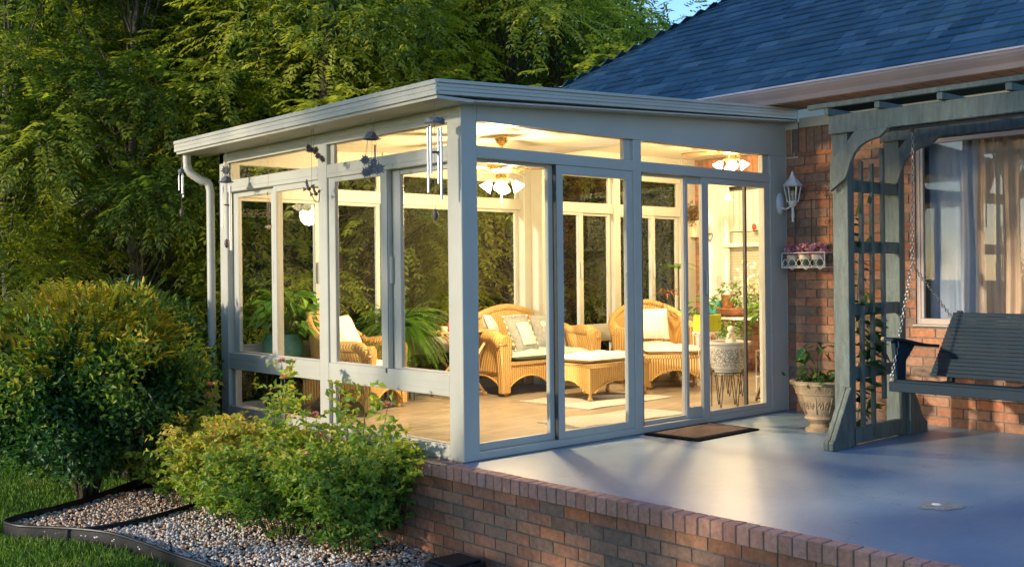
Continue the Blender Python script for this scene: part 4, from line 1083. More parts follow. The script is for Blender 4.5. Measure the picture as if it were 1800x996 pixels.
b = MB(); b.lathe([(.002,.0),(.075,0),(.105,.02),(.10,.16),(.09,.19),(.002,.19)],(6.38,2.78,.692),16); tag(b.build('teal_canister', simple('teal_tin',(.05,.32,.30),.3), smooth='auto'),'teal round canister under the inner window','canister')
b = MB(); b.prism([(2.66,.72),(2.94,.72),(2.90,1.0),(2.80,1.24),(2.84,.98)],0,6.56,6.63); 
# wall planter + heart ornament + suncatchers
t = thing('wall_planter','cream wall planter with dried red leaves on the inner brick wall','wall planter',(6.62,3.33,1.70))
b = MB(); b.prism([(3.24,1.92),(3.42,1.92),(3.39,1.70),(3.27,1.70)],0,6.58,6.66); b.build('pot', M['cream'], t, world=True, bevel=.008)
n=240; P = np.stack([rng.normal(-.05,.05,n), rng.normal(0,.06,n), rng.normal(.30,.07,n)],1); leaf_mesh('foliage', P, rdir(n), rdir(n), .05,.025, rng.random(n), M['leaf_red'], t, .1)
def hang_thread(b, p, q): b.tube([p, q], .0016, 4)
t = thing('heart_ornament','small wire heart ornament hanging beside the inner window','wall ornament',(6.64,3.05,1.72))
b = MB(); hp=[(6.64, 3.09+.045*math.sin(a)**3*1.0, 1.70+.05*(13*math.cos(a)-5*math.cos(2*a)-2*math.cos(3*a)-math.cos(4*a))/13) for a in [i*math.pi/12 for i in range(24)]]
b.tube(hp,.005,5,closed=True); b.tube([(6.64,3.09,1.74),(6.64,3.09,1.86)],.002,4); b.build('heart', M['iron_rust'], t, world=True)
t = thing('cross_bell','small white bell hanging below the right fan in the inner window','ornament',(5.95,2.5,2.0))
b = MB(); b.tube([(5.95,2.28,2.6),(5.95,2.28,2.18)],.002,4); b.lathe([(.012,0),(.03,-.03),(.055,-.08),(.06,-.085),(.05,-.06)],(5.95,2.28,2.18),14); b.build('bell', M['white'], t, world=True, smooth='auto')
t = thing('strawberry_charm','small red charm hanging on the inner window pane','ornament',(6.62,2.34,1.82))
b = MB(); b.ball((6.64,2.40,1.80),.03,10,8,(1,1,1.4)); b.tube([(6.64,2.40,1.84),(6.64,2.40,2.0)],.0015,4); b.build('charm', simple('red_charm',(.45,.05,.03),.4), t, world=True, smooth=True)
t = thing('wall_plate','round grey patterned plate beside the inner window','plate',(6.6,1.9,2.1))
b = MB(); b.lathe([(.002,.01),(.10,.008),(.155,.03),(.15,.02),(.10,-.002),(.002,0)],(0,0,0),28); b.xform(TR(6.62,1.98,2.12,0,0,R(-90))); b.build('plate', M['grey_cloth'], t, world=True, smooth='auto')
# leaning folded chair behind urn
t = thing('folding_stand','dark wooden folded stand leaning behind the carved urn','stand',(4.35,.42,.004))
for (dy) in (0,.22):
    b = MB(); b.tube([(3.98,.30+dy,.02),(4.30,.30+dy,.50)],.013,4); b.tube([(4.30,.31+dy,.02),(4.02,.31+dy,.44)],.013,4); b.build('leg', M['darkwood'], t, world=True)
b = MB(); b.tube([(3.98,.30,.05),(3.98,.52,.05)],.01,5); b.tube([(4.28,.30,.47),(4.28,.52,.47)],.01,5); b.build('stretcher', M['darkwood'], t, world=True)

# ------------------------------------------------------------------ patio things
t = thing('doormat','brown coir doormat with black rubber border before the sliding doors','doormat',(2.15,-.25,.0))
b = MB(); a = [(1.74,-.035),(2.575,.0),(2.56,-.515),(1.765,-.535)]
def quadbox(mb, q, z0, z1): mb.prism(q, 2, z0, z1)
quadbox(b, a, .001, .012); b.build('border', M['rubber'], t, world=True, bevel=.003)
def inset(q, d): 
    c = Vector((sum(p[0] for p in q)/4, sum(p[1] for p in q)/4)); return [((p[0]-c.x)*(1-d/.30)+c.x, (p[1]-c.y)*(1-d/.19)+c.y) for p in q]
b = MB(); quadbox(b, inset(a,.045), .0125, .018); b.build('coir_pad', M['mat_brown'], t, world=True)
# wall lantern
t = thing('wall_lantern','weathered white coach lantern mounted on the sunroom end post','wall lantern',(3.64,-.0,1.88))
b = MB(); b.lathe([(.002,.0),(.058,0),(.062,.008),(.045,.022),(.02,.03),(.002,.03)],(0,0,0),20); b.xform(Matrix.Translation((3.63,-.001,1.84)) @ Matrix.Rotation(R(90),4,'X') @ Matrix.Scale(1.6,4,(0,1,0))); b.build('backplate', M['metalic_white'], t, world=True, smooth='auto')
b = MB(); b.tube(spline([(3.63,-.025,1.80),(3.63,-.07,1.79),(3.63,-.12,1.82),(3.63,-.13,1.845)],4),.009,8); b.build('bracket', M['metalic_white'], t, world=True, smooth=True)
lc = (3.63,-.135)
b = MB(); b.lathe([(.002,-.13),(.012,-.125),(.009,-.10),(.014,-.08),(.010,-.03),(.012,0),(.03,.02),(.036,.03),(.036,.045),(.002,.045)],(*lc,1.80),12); b.build('tail_finial', M['metalic_white'], t, world=True, smooth='auto')
b = MB(); zb_, zt_ = 1.85, 1.99; rb, rt = .045, .072
for k in range(6):
    a_ = math.pi/3*k; b.tube([(lc[0]+rb*math.cos(a_),lc[1]+rb*math.sin(a_),zb_),(lc[0]+rt*math.cos(a_),lc[1]+rt*math.sin(a_),zt_)],.0055,5)
for (r_, z_) in ((rb,zb_),(rt,zt_)): b.tube([(lc[0]+r_*math.cos(math.pi/3*k),lc[1]+r_*math.sin(math.pi/3*k),z_) for k in range(6)],.007,5,closed=True)
cg = b.build('cage', M['metalic_white'], t, world=True)
b = MB(); b.lathe([(rb-.003,zb_),(rt-.003,zt_)],(*lc,0),6); b.build('lantern_glass', M['lamp_glass'], cg, world=True)
b = MB(); b.lathe([(.085,1.99),(.088,1.996),(.07,2.012),(.045,2.04),(.028,2.062),(.02,2.075),(.022,2.082),(.010,2.09),(.012,2.10),(.004,2.12),(.001,2.122)],(*lc,0),6); b.build('lantern_roof', M['metalic_white'], t, world=True)
b = MB(); b.tube([(lc[0],lc[1],1.85),(lc[0],lc[1],1.90)],.010,8); b.ball((lc[0],lc[1],1.925),.018,10,8,(1,1,1.5)); b.build('bulb', M['cream'], t, world=True, smooth=True)
# wall trellis (thin rusted wire) and flower shelf
t = thing('wire_trellis','thin rusty wire trellis with scroll top on the patio brick wall','trellis',(3.72,-.25,1.35))
b = MB(); X = 3.722
for y in (-.10,-.26,-.44): b.tube([(X,y,1.30),(X,y,1.88)],.0035,5)
for z in (1.45,1.62,1.86): b.tube([(X,-.10,z),(X,-.44,z)],.003,5)
def scroll(cy, cz, r, s, turns=1.4, n=22): return [(X, cy + s*r*(1-i/n*.8)*math.cos(turns*2*math.pi*i/n), cz + r*(1-i/n*.8)*math.sin(turns*2*math.pi*i/n)) for i in range(n)]
for cy in (-.16,-.36):
    for s in (1,-1): b.tube(scroll(cy-s*.035,1.93,.035,s),.003,5)
for cy in (-.12,-.42): b.tube(scroll(cy,1.88,.03,1),.003,5); b.tube(scroll(cy,1.66,.03,-1),.003,5)
b.tube(spline([(X,-.10,1.88),(X,-.18,1.96),(X,-.27,1.99),(X,-.36,1.96),(X,-.44,1.88)],5),.003,5)
b.build('wire', M['iron_rust'], t, world=True)
t = thing('flower_shelf','white wire shelf on the patio brick wall holding three flower pots','wall shelf',(3.66,-.25,1.27))
b = MB(); xa, xb = 3.59, 3.722
for z in (1.272,1.40): b.tube([(xa,-.045,z),(xa,-.47,z),(xb,-.47,z),(xb,-.045,z)],.0045,5,closed=True)
for y in (-.045,-.47): b.tube([(xa,y,1.272),(xa,y,1.40)],.0045,5)
wv = [(xa, -.045-.425*i/40, 1.30+.045*math.sin(i*2*math.pi/13)) for i in range(41)]; b.tube(wv,.0035,5)
wv = [(xa, -.045-.425*i/40, 1.32-.04*math.sin(i*2*math.pi/13)) for i in range(41)]; b.tube(wv,.0035,5)
for k in range(4): b.tube([(xa+.03*k+.02,-.045,1.272),(xa+.03*k+.02,-.47,1.272)],.003,4)
b.build('wire_frame', M['metalic_white'], t, world=True)
for k, (y, lb) in enumerate(((-.115,'nearest the sunroom post'),(-.235,'in the middle of the wall shelf'),(-.365,'nearest the arbor on the wall shelf'))):
    p = thing('flower_pot','cream and green pot of dusty pink flowers '+lb,'potted flowers',(3.655,y,1.278),0,'flower pots on the wall shelf')
    b = MB(); b.lathe([(.002,0),(.058,0),(.060,.008),(.045,.012),(.002,.012)],(0,0,0),20); b.build('saucer', M['cream'], p, smooth='auto')
    b = MB(); b.lathe([(.034,.012),(.036,.015),(.044,.062)],(0,0,0),20); b.build('pot', M['olive'], p, smooth='auto')
    b = MB(); b.lathe([(.044,.062),(.052,.064),(.054,.105),(.048,.105),(.040,.09),(.002,.088)],(0,0,0),20); b.build('pot_rim', M['cream'], p, smooth='auto')
    n=230; q = rdir(n); P = q*np.array([.055,.066,.048])*rng.uniform(.6,1.1,(n,1))+np.array([0,0,.145]); leaf_mesh('blossom', P, q+rdir(n)*.5, q, .026,.024, rng.random(n), M['petal_pale'], p, .15)
# ornate planter with seedling on patio
PC = (2.86,-.86)
t = thing('patio_planter','tan carved urn planter with scroll relief beside the arbor post','planter',(PC[0],PC[1],0))
b = MB(); b.lathe([(.002,0),(.105,0),(.11,.02),(.075,.035),(.07,.06),(.09,.075),(.105,.09),(.115,.10),(.105,.12),(.125,.16),(.155,.24),(.17,.285),(.178,.29),(.18,.31),(.19,.33),(.205,.36),(.222,.365),(.225,.385),(.205,.395),(.18,.385),(.17,.34),(.002,.34)],(PC[0],PC[1],0),36)
pot = b.build('pot', M['stoneware'], t, world=True, smooth='auto')
rel = MB()
for k in range(8):
    a0 = k*math.pi/4
    def wp(u, z): 
        r_ = .114+(.170-.114)*((z-.12)/.165)+.001; return (PC[0]+r_*math.cos(a0+u), PC[1]+r_*math.sin(a0+u), z)
    for s in (1,-1):
        rel.tube([wp(s*(.15+ .13*(1-i/16*.85)*math.cos(i*.62)), .205+.040*(1-i/16*.85)*math.sin(i*.62)) for i in range(17)],.0045,5)
    rel.tube([wp(.39,.14),wp(.39,.27)],.0045,5)
rel.build('scroll_relief', M['stoneware'], pot, world=True, smooth=True)
b = MB(); b.lathe([(.002,.362),(.18,.35)],(PC[0],PC[1],0),20); b.build('soil', M['soil'], t, world=True)
broad_plant(26,(PC[0]-.02,PC[1],.36),.35,.20,.15,.05,M['leaf_vine'],t)
n=90; P = np.stack([rng.normal(0,.09,n), rng.normal(0,.09,n), .385+rng.normal(0,.02,n)],1); leaf_mesh('ground_leaves', P, rdir(n)+[0,0,.5], rdir(n), .06,.03, rng.random(n), M['leaf_vine'], t, .1)

# arbor
AB = M['arbor']
t = thing('swing_arbor','weathered grey-green timber arbor with lattice side carrying the porch swing','arbor',(2.75,-1.4,0))
def ab(name, *boxes, bev=.004, par=None):
    b = MB()
    for q in boxes: b.box(*q)
    return b.build(name, AB, par or t, world=True, bevel=bev)
YA, YB = -1.43, -1.31
FX, RX = 2.34, 3.06
ab('post',(FX,YA,0,FX+.085,YB,2.30)); ab('post',(RX,YA,0,RX+.085,YB,2.30))
ab('post',(FX,-3.62,0,FX+.085,-3.50,2.30)); ab('post',(RX,-3.62,0,RX+.085,-3.50,2.30))
for z in (1.80,1.365,.92,.47): ab('rail',(FX+.085,YA+.01,z,RX,YA+.045,z+.085))
ab('base_rail',(FX+.06,YA-.012,.015,RX+.02,YA-.002,.125),(FX+.085,YA+.0,.015,RX,YA+.045,.125))
for x, za, zb_ in ((2.49,.05,2.02),(2.635,.05,2.01),(2.79,.30,2.13)): ab('slat',(x,YA-.020,za,x+.030,YA+.008,zb_),bev=.002)
# stepped feet
def foot(x0, s, nm='foot'):
    for dy in (-.028, .012):
        b = MB(); b.prism([(x0,.0),(x0+s*.27,.0),(x0+s*.27,.055),(x0+s*.245,.075),(x0+s*.03,.42),(x0,.42)] if s < 0 else [(x0,0),(x0+.27,0),(x0+.27,.075),(x0+.20,.12),(x0+.12,.26),(x0+.06,.34),(x0,.42)],1,YA+dy+.0,YA+dy+.037); b.build(nm, AB, t, world=True, bevel=.004)
foot(FX,-1); foot(RX+.085,1)
# beams
ab('beam',(FX-.030,-3.9,2.208,FX-.003,-1.30,2.340)); ab('beam',(FX+.088,-3.9,2.208,FX+.113,-1.30,2.340))
ab('beam',(RX-.030,-3.9,2.208,RX-.003,-1.30,2.340)); ab('beam',(RX+.088,-3.9,2.208,RX+.113,-1.30,2.340))
for y in (-1.31,-1.70,-2.14,-2.58,-3.02,-3.46): ab('cross_slat',(FX-.075,y-.02,2.343,RX+.21,y+.02,2.390))
for x in (FX-.055,RX+.18): ab('top_slat',(x-.02,-3.9,2.393,x+.02,-1.16,2.428))
ab('swing_beam',(2.68,-3.62,2.24,2.76,-1.45,2.341))
def brace(x, name='brace', flip=1):
    n = 10
    low = [(-1.30-.0, 1.78), (-1.30, 1.96)]
    outer = [(-1.328,1.80),(-1.330,1.99),(-1.356,2.036),(-1.46,2.138),(-1.525,2.2075)]
    inner = [(-1.80,2.2075),(-1.77,2.200),(-1.735,2.168),(-1.705,2.146),(-1.66,2.138),(-1.61,2.125),(-1.56,2.098),(-1.52,2.055),(-1.49,1.997),(-1.468,1.931),(-1.45,1.885)]
    b = MB(); b.prism(outer+inner, 0, x-.034, x); return b.build(name, AB, t, world=True, bevel=.003)
brace(FX-.030); brace(RX-.030)

# porch swing
s = thing('porch_swing','dark blue-green slatted porch swing hanging on chains from the arbor','porch swing',(2.75,-2.3,.45))
SW = M['swing']; y0, y1 = -3.05, -1.66
b = MB()
for k in range(6): x = 2.52+.082*k; b.box(x,y0,.455-.008*k,x+.070,y1,.475-.008*k)
b.build('seat', SW, s, world=True, bevel=.004)
b = MB(); b.box(2.495,y0,.395,2.518,y1+.02,.462); b.build('front_board', SW, s, world=True, bevel=.004)
b = MB()
for k in range(17):
    f = k/16; x = 3.0+.17*f; z = .47+.43*f
    b.prism([(x-.006,z),(x+.010,z),(x+.019,z+.0258),(x+.003,z+.0258)],1,y0+.04,y1-.03-.09*f)
b.build('backrest', SW, s, world=True, bevel=.002)
for y in (y1-.16, y0+.16, (y0+y1)/2):
    b = MB(); b.prism([(2.52,.395),(3.05,.355),(3.22,.93),(3.195,.94),(3.02,.44),(2.52,.452)],1,y-.018,y+.018); b.build('support', SW, s, world=True)
for y in (y1+.0, y0-.0):
    b = MB(); pts = spline([(2.44,y,.748),(2.52,y,.748),(2.68,y,.725),(2.90,y,.69),(3.12,y,.67)],5); vs=[]
    for p in pts: vs += [(p.x,p.y-.045,p.z),(p.x,p.y+.045,p.z),(p.x,p.y+.045,p.z+.022),(p.x,p.y-.045,p.z+.022)]
    n=len(pts); b.add(vs,[(i*4+k,i*4+(k+1)%4,(i+1)*4+(k+1)%4,(i+1)*4+k) for i in range(n-1) for k in range(4)]+[(0,1,2,3),(4*n-4,4*n-3,4*n-2,4*n-1)])
    b.build('armrest', SW, s, world=True, bevel=.004)
    b = MB(); b.prism([(2.56,.44),(2.66,.44),(2.66,.50),(2.68,.60),(2.80,.695),(2.80,.715),(2.52,.745),(2.54,.6)],1,y-.016,y+.016); b.build('arm_support', SW, s, world=True, bevel=.003)
def chain(p, q, r=.010, par=s, m='steel'):
    p, q = Vector(p), Vector(q); L_ = (q-p).length; n = int(L_/.026); b = MB(); d = (q-p).normalized(); u = d.orthogonal().normalized(); w = d.cross(u)
    for i in range(n):
        c = p + d*(L_*(i+.5)/n); a = u if i % 2 else w
        b.tube([c + d*.017*math.cos(k*math.pi/4) + a*r*math.sin(k*math.pi/4) for k in range(8)], .0032, 4, closed=True)
    return b.build('chain', M[m], par, world=True, smooth=True)
chain((2.72,-1.72,2.24),(2.72,-1.705,1.28)); chain((2.72,-1.705,1.28),(2.49,-1.66,.47)); chain((2.72,-1.705,1.28),(3.19,-1.755,.90))
chain((2.72,-3.0,2.24),(2.72,-3.0,1.28)); chain((2.72,-3.0,1.28),(2.49,-3.04,.47)); chain((2.72,-3.0,1.28),(3.19,-2.96,.90))
b = MB(); b.lathe([(.004,.0),(.006,.03),(.004,.06)],(2.72,-1.72,2.20),8); b.tube(spline([(2.72,-1.72,2.24),(2.735,-1.72,2.265),(2.72,-1.72,2.285),(2.705,-1.72,2.265)],3),.004,5,closed=True); b.build('hook', M['steel'], s, world=True)
b = MB(); b.tube([(2.455,y1+.025,.76),(2.455,y1+.045,.76)],.016,10); b.build('arm_knob', M['wood'], s, world=True)

# climbing plant on the lattice
t = thing('climbing_plant','glossy dark green climber growing up the arbor lattice','climbing plant',(2.65,-1.32,0))
b = MB(); st = []
for (x, z1_) in ((2.52,1.62),(2.63,1.30),(2.76,.85)):
    p = spline([(2.62,-1.30,.0),(x,-1.335,.3),(x+.03,-1.33,.7),(x-.02,-1.335,z1_*.75),(x+.01,-1.34,z1_)],5); b.tube(p,.006,5); st.append(p)
b.build('stem', M['twig'], t, world=True)
b = MB(); b.lathe([(.13,0),(.12,.1),(.10,.13)],(2.75,-1.22,.0),16)
P=[];D=[];Nn=[];V=[];L_=[]
r5 = random.Random(11)
for p in st:
    for i, q in enumerate(p[3:]):
        for k in range(2):
            a = r5.uniform(0,2*math.pi); P.append((q.x-2.65,q.y+1.32-.02,q.z)); D.append((math.cos(a),-.5+.4*math.sin(a),r5.uniform(-.5,.3))); Nn.append((r5.gauss(0,.3),-.6,.8)); V.append(r5.random()*.7); L_.append(.13 if q.z < 1.0 else .075)
for (x,z,dx,dz,v,l) in ((2.50,.98,-.1,.2,.1,.15),(2.55,.93,.9,.2,.2,.22),(2.62,.86,.9,-.1,.15,.24),(2.52,.72,-.2,-.3,.3,.16),(2.58,.75,.95,-.2,.15,.24),(2.70,.70,.9,-.6,.2,.26),(2.56,.58,.3,-.1,.1,.2),(2.47,1.62,.1,.8,.95,.10),(2.50,1.33,.2,-.6,.97,.12),(2.49,1.40,-.2,.3,.6,.12),(2.60,1.42,.3,.5,.8,.1),(2.50,1.12,.5,-.6,.93,.14),(2.58,1.10,.3,-.5,.9,.12),(2.63,1.72,.2,.7,.8,.09),(2.55,.45,.6,-.1,.2,.16)):
    P.append((x-2.65,-.09,z)); D.append((dx,-.25,dz)); Nn.append((0,-.8,.6)); V.append(v); L_.append(l)
L_ = np.array(L_); leaf_mesh('leaves', np.array(P), np.array(D), np.array(Nn), L_, L_*.42, np.array(V), M['leaf_vine'], t, .15)

# ------------------------------------------------------------------ wind chimes and hanging ornaments (soffit underside z 2.352)
def maple(b, c, r, yaw, thick=.004):
    pts = []; n = 22
    for i in range(n):
        a = 2*math.pi*i/n; q = r*(1 if i % 4 == 0 else (.55 if i % 2 else .78)); pts.append((q*math.sin(a), q*math.cos(a)))
    m = MB(); m.prism(pts, 1, -thick, thick); m.xform(Matrix.Translation(c) @ Matrix.Rotation(yaw,4,'Z') @ Matrix.Rotation(.25,4,'X')); b.add(m.v, m.f)
def wchime(label, x, y, ztop, zcap, rcap, tubes, rt, tm='chime', cm='chime_dark', sail=None, capstyle='disc', grp='wind chimes hanging under the left eave', leaves=None):
    t = thing('wind_chime', label, 'wind chime', (x,y,zcap), 0, grp)
    b = MB()
    for k in range(3): a = k*2.1; b.tube([(x,y,ztop-.06),(x+rcap*.8*math.cos(a),y+rcap*.8*math.sin(a),zcap+.01)],.002,4)
    b.tube([(x,y,2.352),(x,y,ztop-.06)],.002,4)
    if sail: b.tube([(x,y,zcap),(x,y,sail)],.0015,4)
    b.build('cord', M['thread'], t, world=True)
    b = MB()
    if capstyle == 'disc': b.lathe([(.002,.018),(rcap*.9,.018),(rcap,.010),(rcap,-.012),(rcap*.9,-.018),(.002,-.018)],(x,y,zcap),20)
    else: b.lathe([(.003,.05),(rcap*.25,.047),(rcap*.5,.03),(rcap*.75,.004),(rcap,-.006),(rcap*1.02,.0),(rcap*.7,-.01),(.003,.02)],(x,y,zcap),20,wob=lambda a,z:.05*math.sin(8*a))
    b.build('cap', M[cm], t, world=True, smooth='auto')
    for k, (l, z_) in enumerate(tubes):
        a = 2*math.pi*k/len(tubes)+.4; px, py = x+rcap*.72*math.cos(a), y+rcap*.72*math.sin(a)
        b = MB(); b.tube([(px,py,zcap-.01),(px,py,zcap-.045)],.001,3); b.tube([(px,py,zcap-.04),(px,py,zcap-.04-l)],rt,8); b.build('tube', M[tm], t, world=True, smooth='auto')
    if leaves:
        for (dx, dy, z, r) in leaves:
            b = MB(); maple(b, (x+dx,y+dy,z), r, R(-35)); b.tube([(x+dx*.6,y+dy*.6,zcap),(x+dx,y+dy,z+r*.8)],.0012,3); b.build('leaf_charm', M[cm], t, world=True)
    if sail:
        b = MB(); b.lathe([(.002,-.004),(rcap*.5,-.004),(rcap*.5,.004),(.002,.004)],(x,y,zcap-.20),14); b.build('striker', M['bronze'], t, world=True, smooth=True); b = MB(); b.lathe([(.002,-.04),(.016,-.028),(.021,0),(.016,.028),(.002,.04)],(x,y,sail),12); b.build('clapper', M['bronze'], t, world=True, smooth=True)
    return t
wchime('large wind chime with blue-grey disc and four silver tubes by the front corner',-.19,.035,2.34,2.235,.068,[(.36,0),(.42,0),(.30,0),(.47,0)],.0085,sail=1.63)
wchime('mushroom-capped chime hung with blue maple leaf charms left of the large chime',-.19,.76,2.36,2.20,.065,[(.17,0)],.006,tm='chime_dark',capstyle='bell',leaves=[(-.0,.075,2.055,.045),(.02,.03,1.985,.05),(-.01,.055,1.965,.045),(.02,-.06,1.985,.05),(-.01,-.04,2.03,.035)])
wchime('long chime with domed cap and four white tubes at the far window post',-.19,2.96,2.30,2.06,.062,[(.46,0),(.34,0),(.36,0),(.55,0)],.010,tm='metalic_white',capstyle='bell',sail=1.53,leaves=[(0,0,2.155,.05)])
wchime('small silver chime hanging behind the gutter elbow at the far eave end',-.26,3.69,2.30,2.20,.03,[(.19,0),(.13,0),(.16,0)],.006,sail=1.83)
t = thing('leaf_garland','dark metal sprig of leaves hanging from the eave over the middle post','hanging ornament',(-.19,1.52,2.18),0,'metal ornaments hanging under the left eave')
b = MB()
for k in range(11):
    u = k/10; maple(b,(-.19+rnd.uniform(-.015,.015),1.62-.22*u,2.205-.10*u**2+rnd.uniform(-.025,.02)),.026,R(-35+rnd.uniform(-40,40)))
b.tube([(-.19,1.53,2.352),(-.19,1.53,2.20)],.0018,4); b.tube(spline([(-.19,1.63,2.19),(-.19,1.53,2.20),(-.19,1.41,2.10)],5),.004,5); b.build('sprig', M['bronze'], t, world=True)
t = thing('bird_ornament','dark metal pair of hummingbirds hanging before the far window','hanging ornament',(-.19,1.58,1.88),0,'metal ornaments hanging under the left eave')
b = MB()
for (y, z, s_) in ((1.60,1.905,1),(1.50,1.86,-1)):
    b.ball((-.19,y,z),.02,10,8,(.8,2.0,.8)); b.ball((-.19,y-.045,z+.016),.013,8,6); b.tube([(-.19,y-.05,z+.018),(-.19,y-.09,z+.028)],.002,4)
    b.prism([(y,z+.01),(y+.03,z+.075),(y+.05,z+.05),(y+.02,z)],0,-.194,-.188); b.prism([(y+.03,z),(y+.085,z+.02),(y+.08,z-.015)],0,-.193,-.188)
b.tube([(-.19,1.56,2.352),(-.19,1.56,1.93)],.0015,4); b.tube(spline([(-.19,1.6,1.9),(-.19,1.52,1.81),(-.19,1.46,1.80),(-.19,1.45,1.86)],4),.004,5); b.build('birds', M['bronze'], t, world=True, smooth=True)
t = thing('dragonfly_ornament','small pale wire ornament with beads hanging at the first window mullion','hanging ornament',(-.19,2.23,1.64),0,'metal ornaments hanging under the left eave')
b = MB(); b.tube([(-.19,2.23,2.352),(-.19,2.23,1.66)],.0015,4); b.ball((-.19,2.24,1.91),.012,8,6); b.ball((-.19,2.23,1.64),.014,8,6,(1,1,1.4))
for s_ in (1,-1): b.ball((-.19,2.23+s_*.045,1.645),.022,8,6,(.3,1.4,.6)); b.tube([(-.19,2.23+s_*.02,1.86),(-.19,2.23+s_*.02,1.70)],.002,4)
b.build('ornament', simple('copper_wire',(.42,.27,.18),.4), t, world=True, smooth=True)
# ------------------------------------------------------------------ big bushes
def bush(name, label, c, rad, h, m, nleaf, L, W, trunk_n=6, seed=1, tip=.35, flat=.8, v0=.35, shoots=0, group=None, notch=None, edge=.62):
    t = thing(name, label, 'bush', c, 0, group); r_ = np.random.default_rng(seed)
    # clumps over an uneven dome
    nc = 230; q = unit(r_.normal(size=(nc,3))); q[:,2] = q[:,2]*.75+.22
    rr = 1 + .13*np.array([smooth_noise(a[0]*2.2, a[1]*2.2, 1, a[2]*2+seed) for a in q])
    cc = q*np.array([rad, rad, h*.56])*rr[:,None]*r_.uniform(edge, .93, (nc,1)) + np.array([0,0,h*.46])
    k = r_.integers(0, nc, nleaf); off = unit(r_.normal(size=(nleaf,3)))*(r_.random((nleaf,1))**.6)*rad*.20
    P = cc[k] + off; P[:,2] = np.maximum(P[:,2], .03)
    outw = unit(P - np.array([0,0,h*.40])); D = outw*.7 + r_.normal(size=(nleaf,3))*.45 + np.array([0,0,.12])
    Nn = outw + r_.normal(size=(nleaf,3))*.45 + np.array([0,0,.5])
    hrel = P[:,2]/h; clv = r_.normal(0,.13,nc)[k]; v = v0 + .25*(hrel-.5) + clv + r_.normal(0,.13,nleaf) + tip*np.clip(hrel-.42,0,1)*1.5 + .25*np.array([smooth_noise(*a) for a in P[:, :2]*3 ][:nleaf] if nleaf < 1 else 0)  # leaf value rises with height, painting sunlight into the upper leaves
    leaf_mesh('foliage', P, D, Nn, r_.uniform(.7,1.25,nleaf)*L, r_.uniform(.7,1.2,nleaf)*W, v, m, t, .2)
    if shoots:
        Ps=[];Ds=[];Ns=[];Vs=[]; sm = MB()
        for i in range(shoots):
            a = r_.uniform(0,2*math.pi); e = r_.uniform(.35,1.35); d = Vector((math.cos(a)*math.cos(e), math.sin(a)*math.cos(e), math.sin(e)))
            p = Vector((d.x*rad*.86, d.y*rad*.86, h*.46 + d.z*h*.5)); dd = (d + Vector((0,0,.8)) + Vector(r_.normal(size=3)*.3)).normalized(); l = r_.uniform(.10,.26); tr=[p.copy()]
            for j in range(8):
                p = p + dd*l/8; dd = (dd + Vector((d.x*.12,d.y*.12,-.06))).normalized(); tr.append(p.copy())
                for s_ in (-1,1):
                    sd = dd.cross(Vector((0,0,1))).normalized()*s_; Ps.append(p[:]); Ds.append((dd*.7+sd*.7)[:]); Ns.append((0,0,1.)); Vs.append(.78+.2*r_.random())
            sm.tube(tr,.0025,4)
        n = len(Ps); leaf_mesh('young_shoots', np.array(Ps), np.array(Ds), np.array(Ns), L*.95, W*.8, np.array(Vs), m, t, .2)
    b = MB()
    if shoots: b.add(sm.v, sm.f)
    for i in range(trunk_n):
        a = r_.uniform(0,6.28); e = r_.uniform(.2,.8); x, y = math.cos(a)*rad*.6*e, math.sin(a)*rad*.6*e
        b.tube([(x*.1,y*.1,-.05),(x*.4,y*.4,h*.3),(x,y,h*.75)],[.03,.02,.008],6)
    b.build('branches', M['bark'], t, smooth=True)
    return t
bush('round_bush','big rounded bush with sunlight painted gold into its upper leaves on the lawn edge left of the sunroom',(-1.12,3.72,-.63),1.07,1.72,M['leaf_bush'],56000,.066,.031,8,3,.40,shoots=330,v0=.38)
bush('dark_bush','darker green bush squeezed between the round bush and the downspout',(-.42,4.55,-.63),.78,1.75,M['leaf_dark'],14000,.08,.036,6,4,.2,v0=.35,shoots=60)
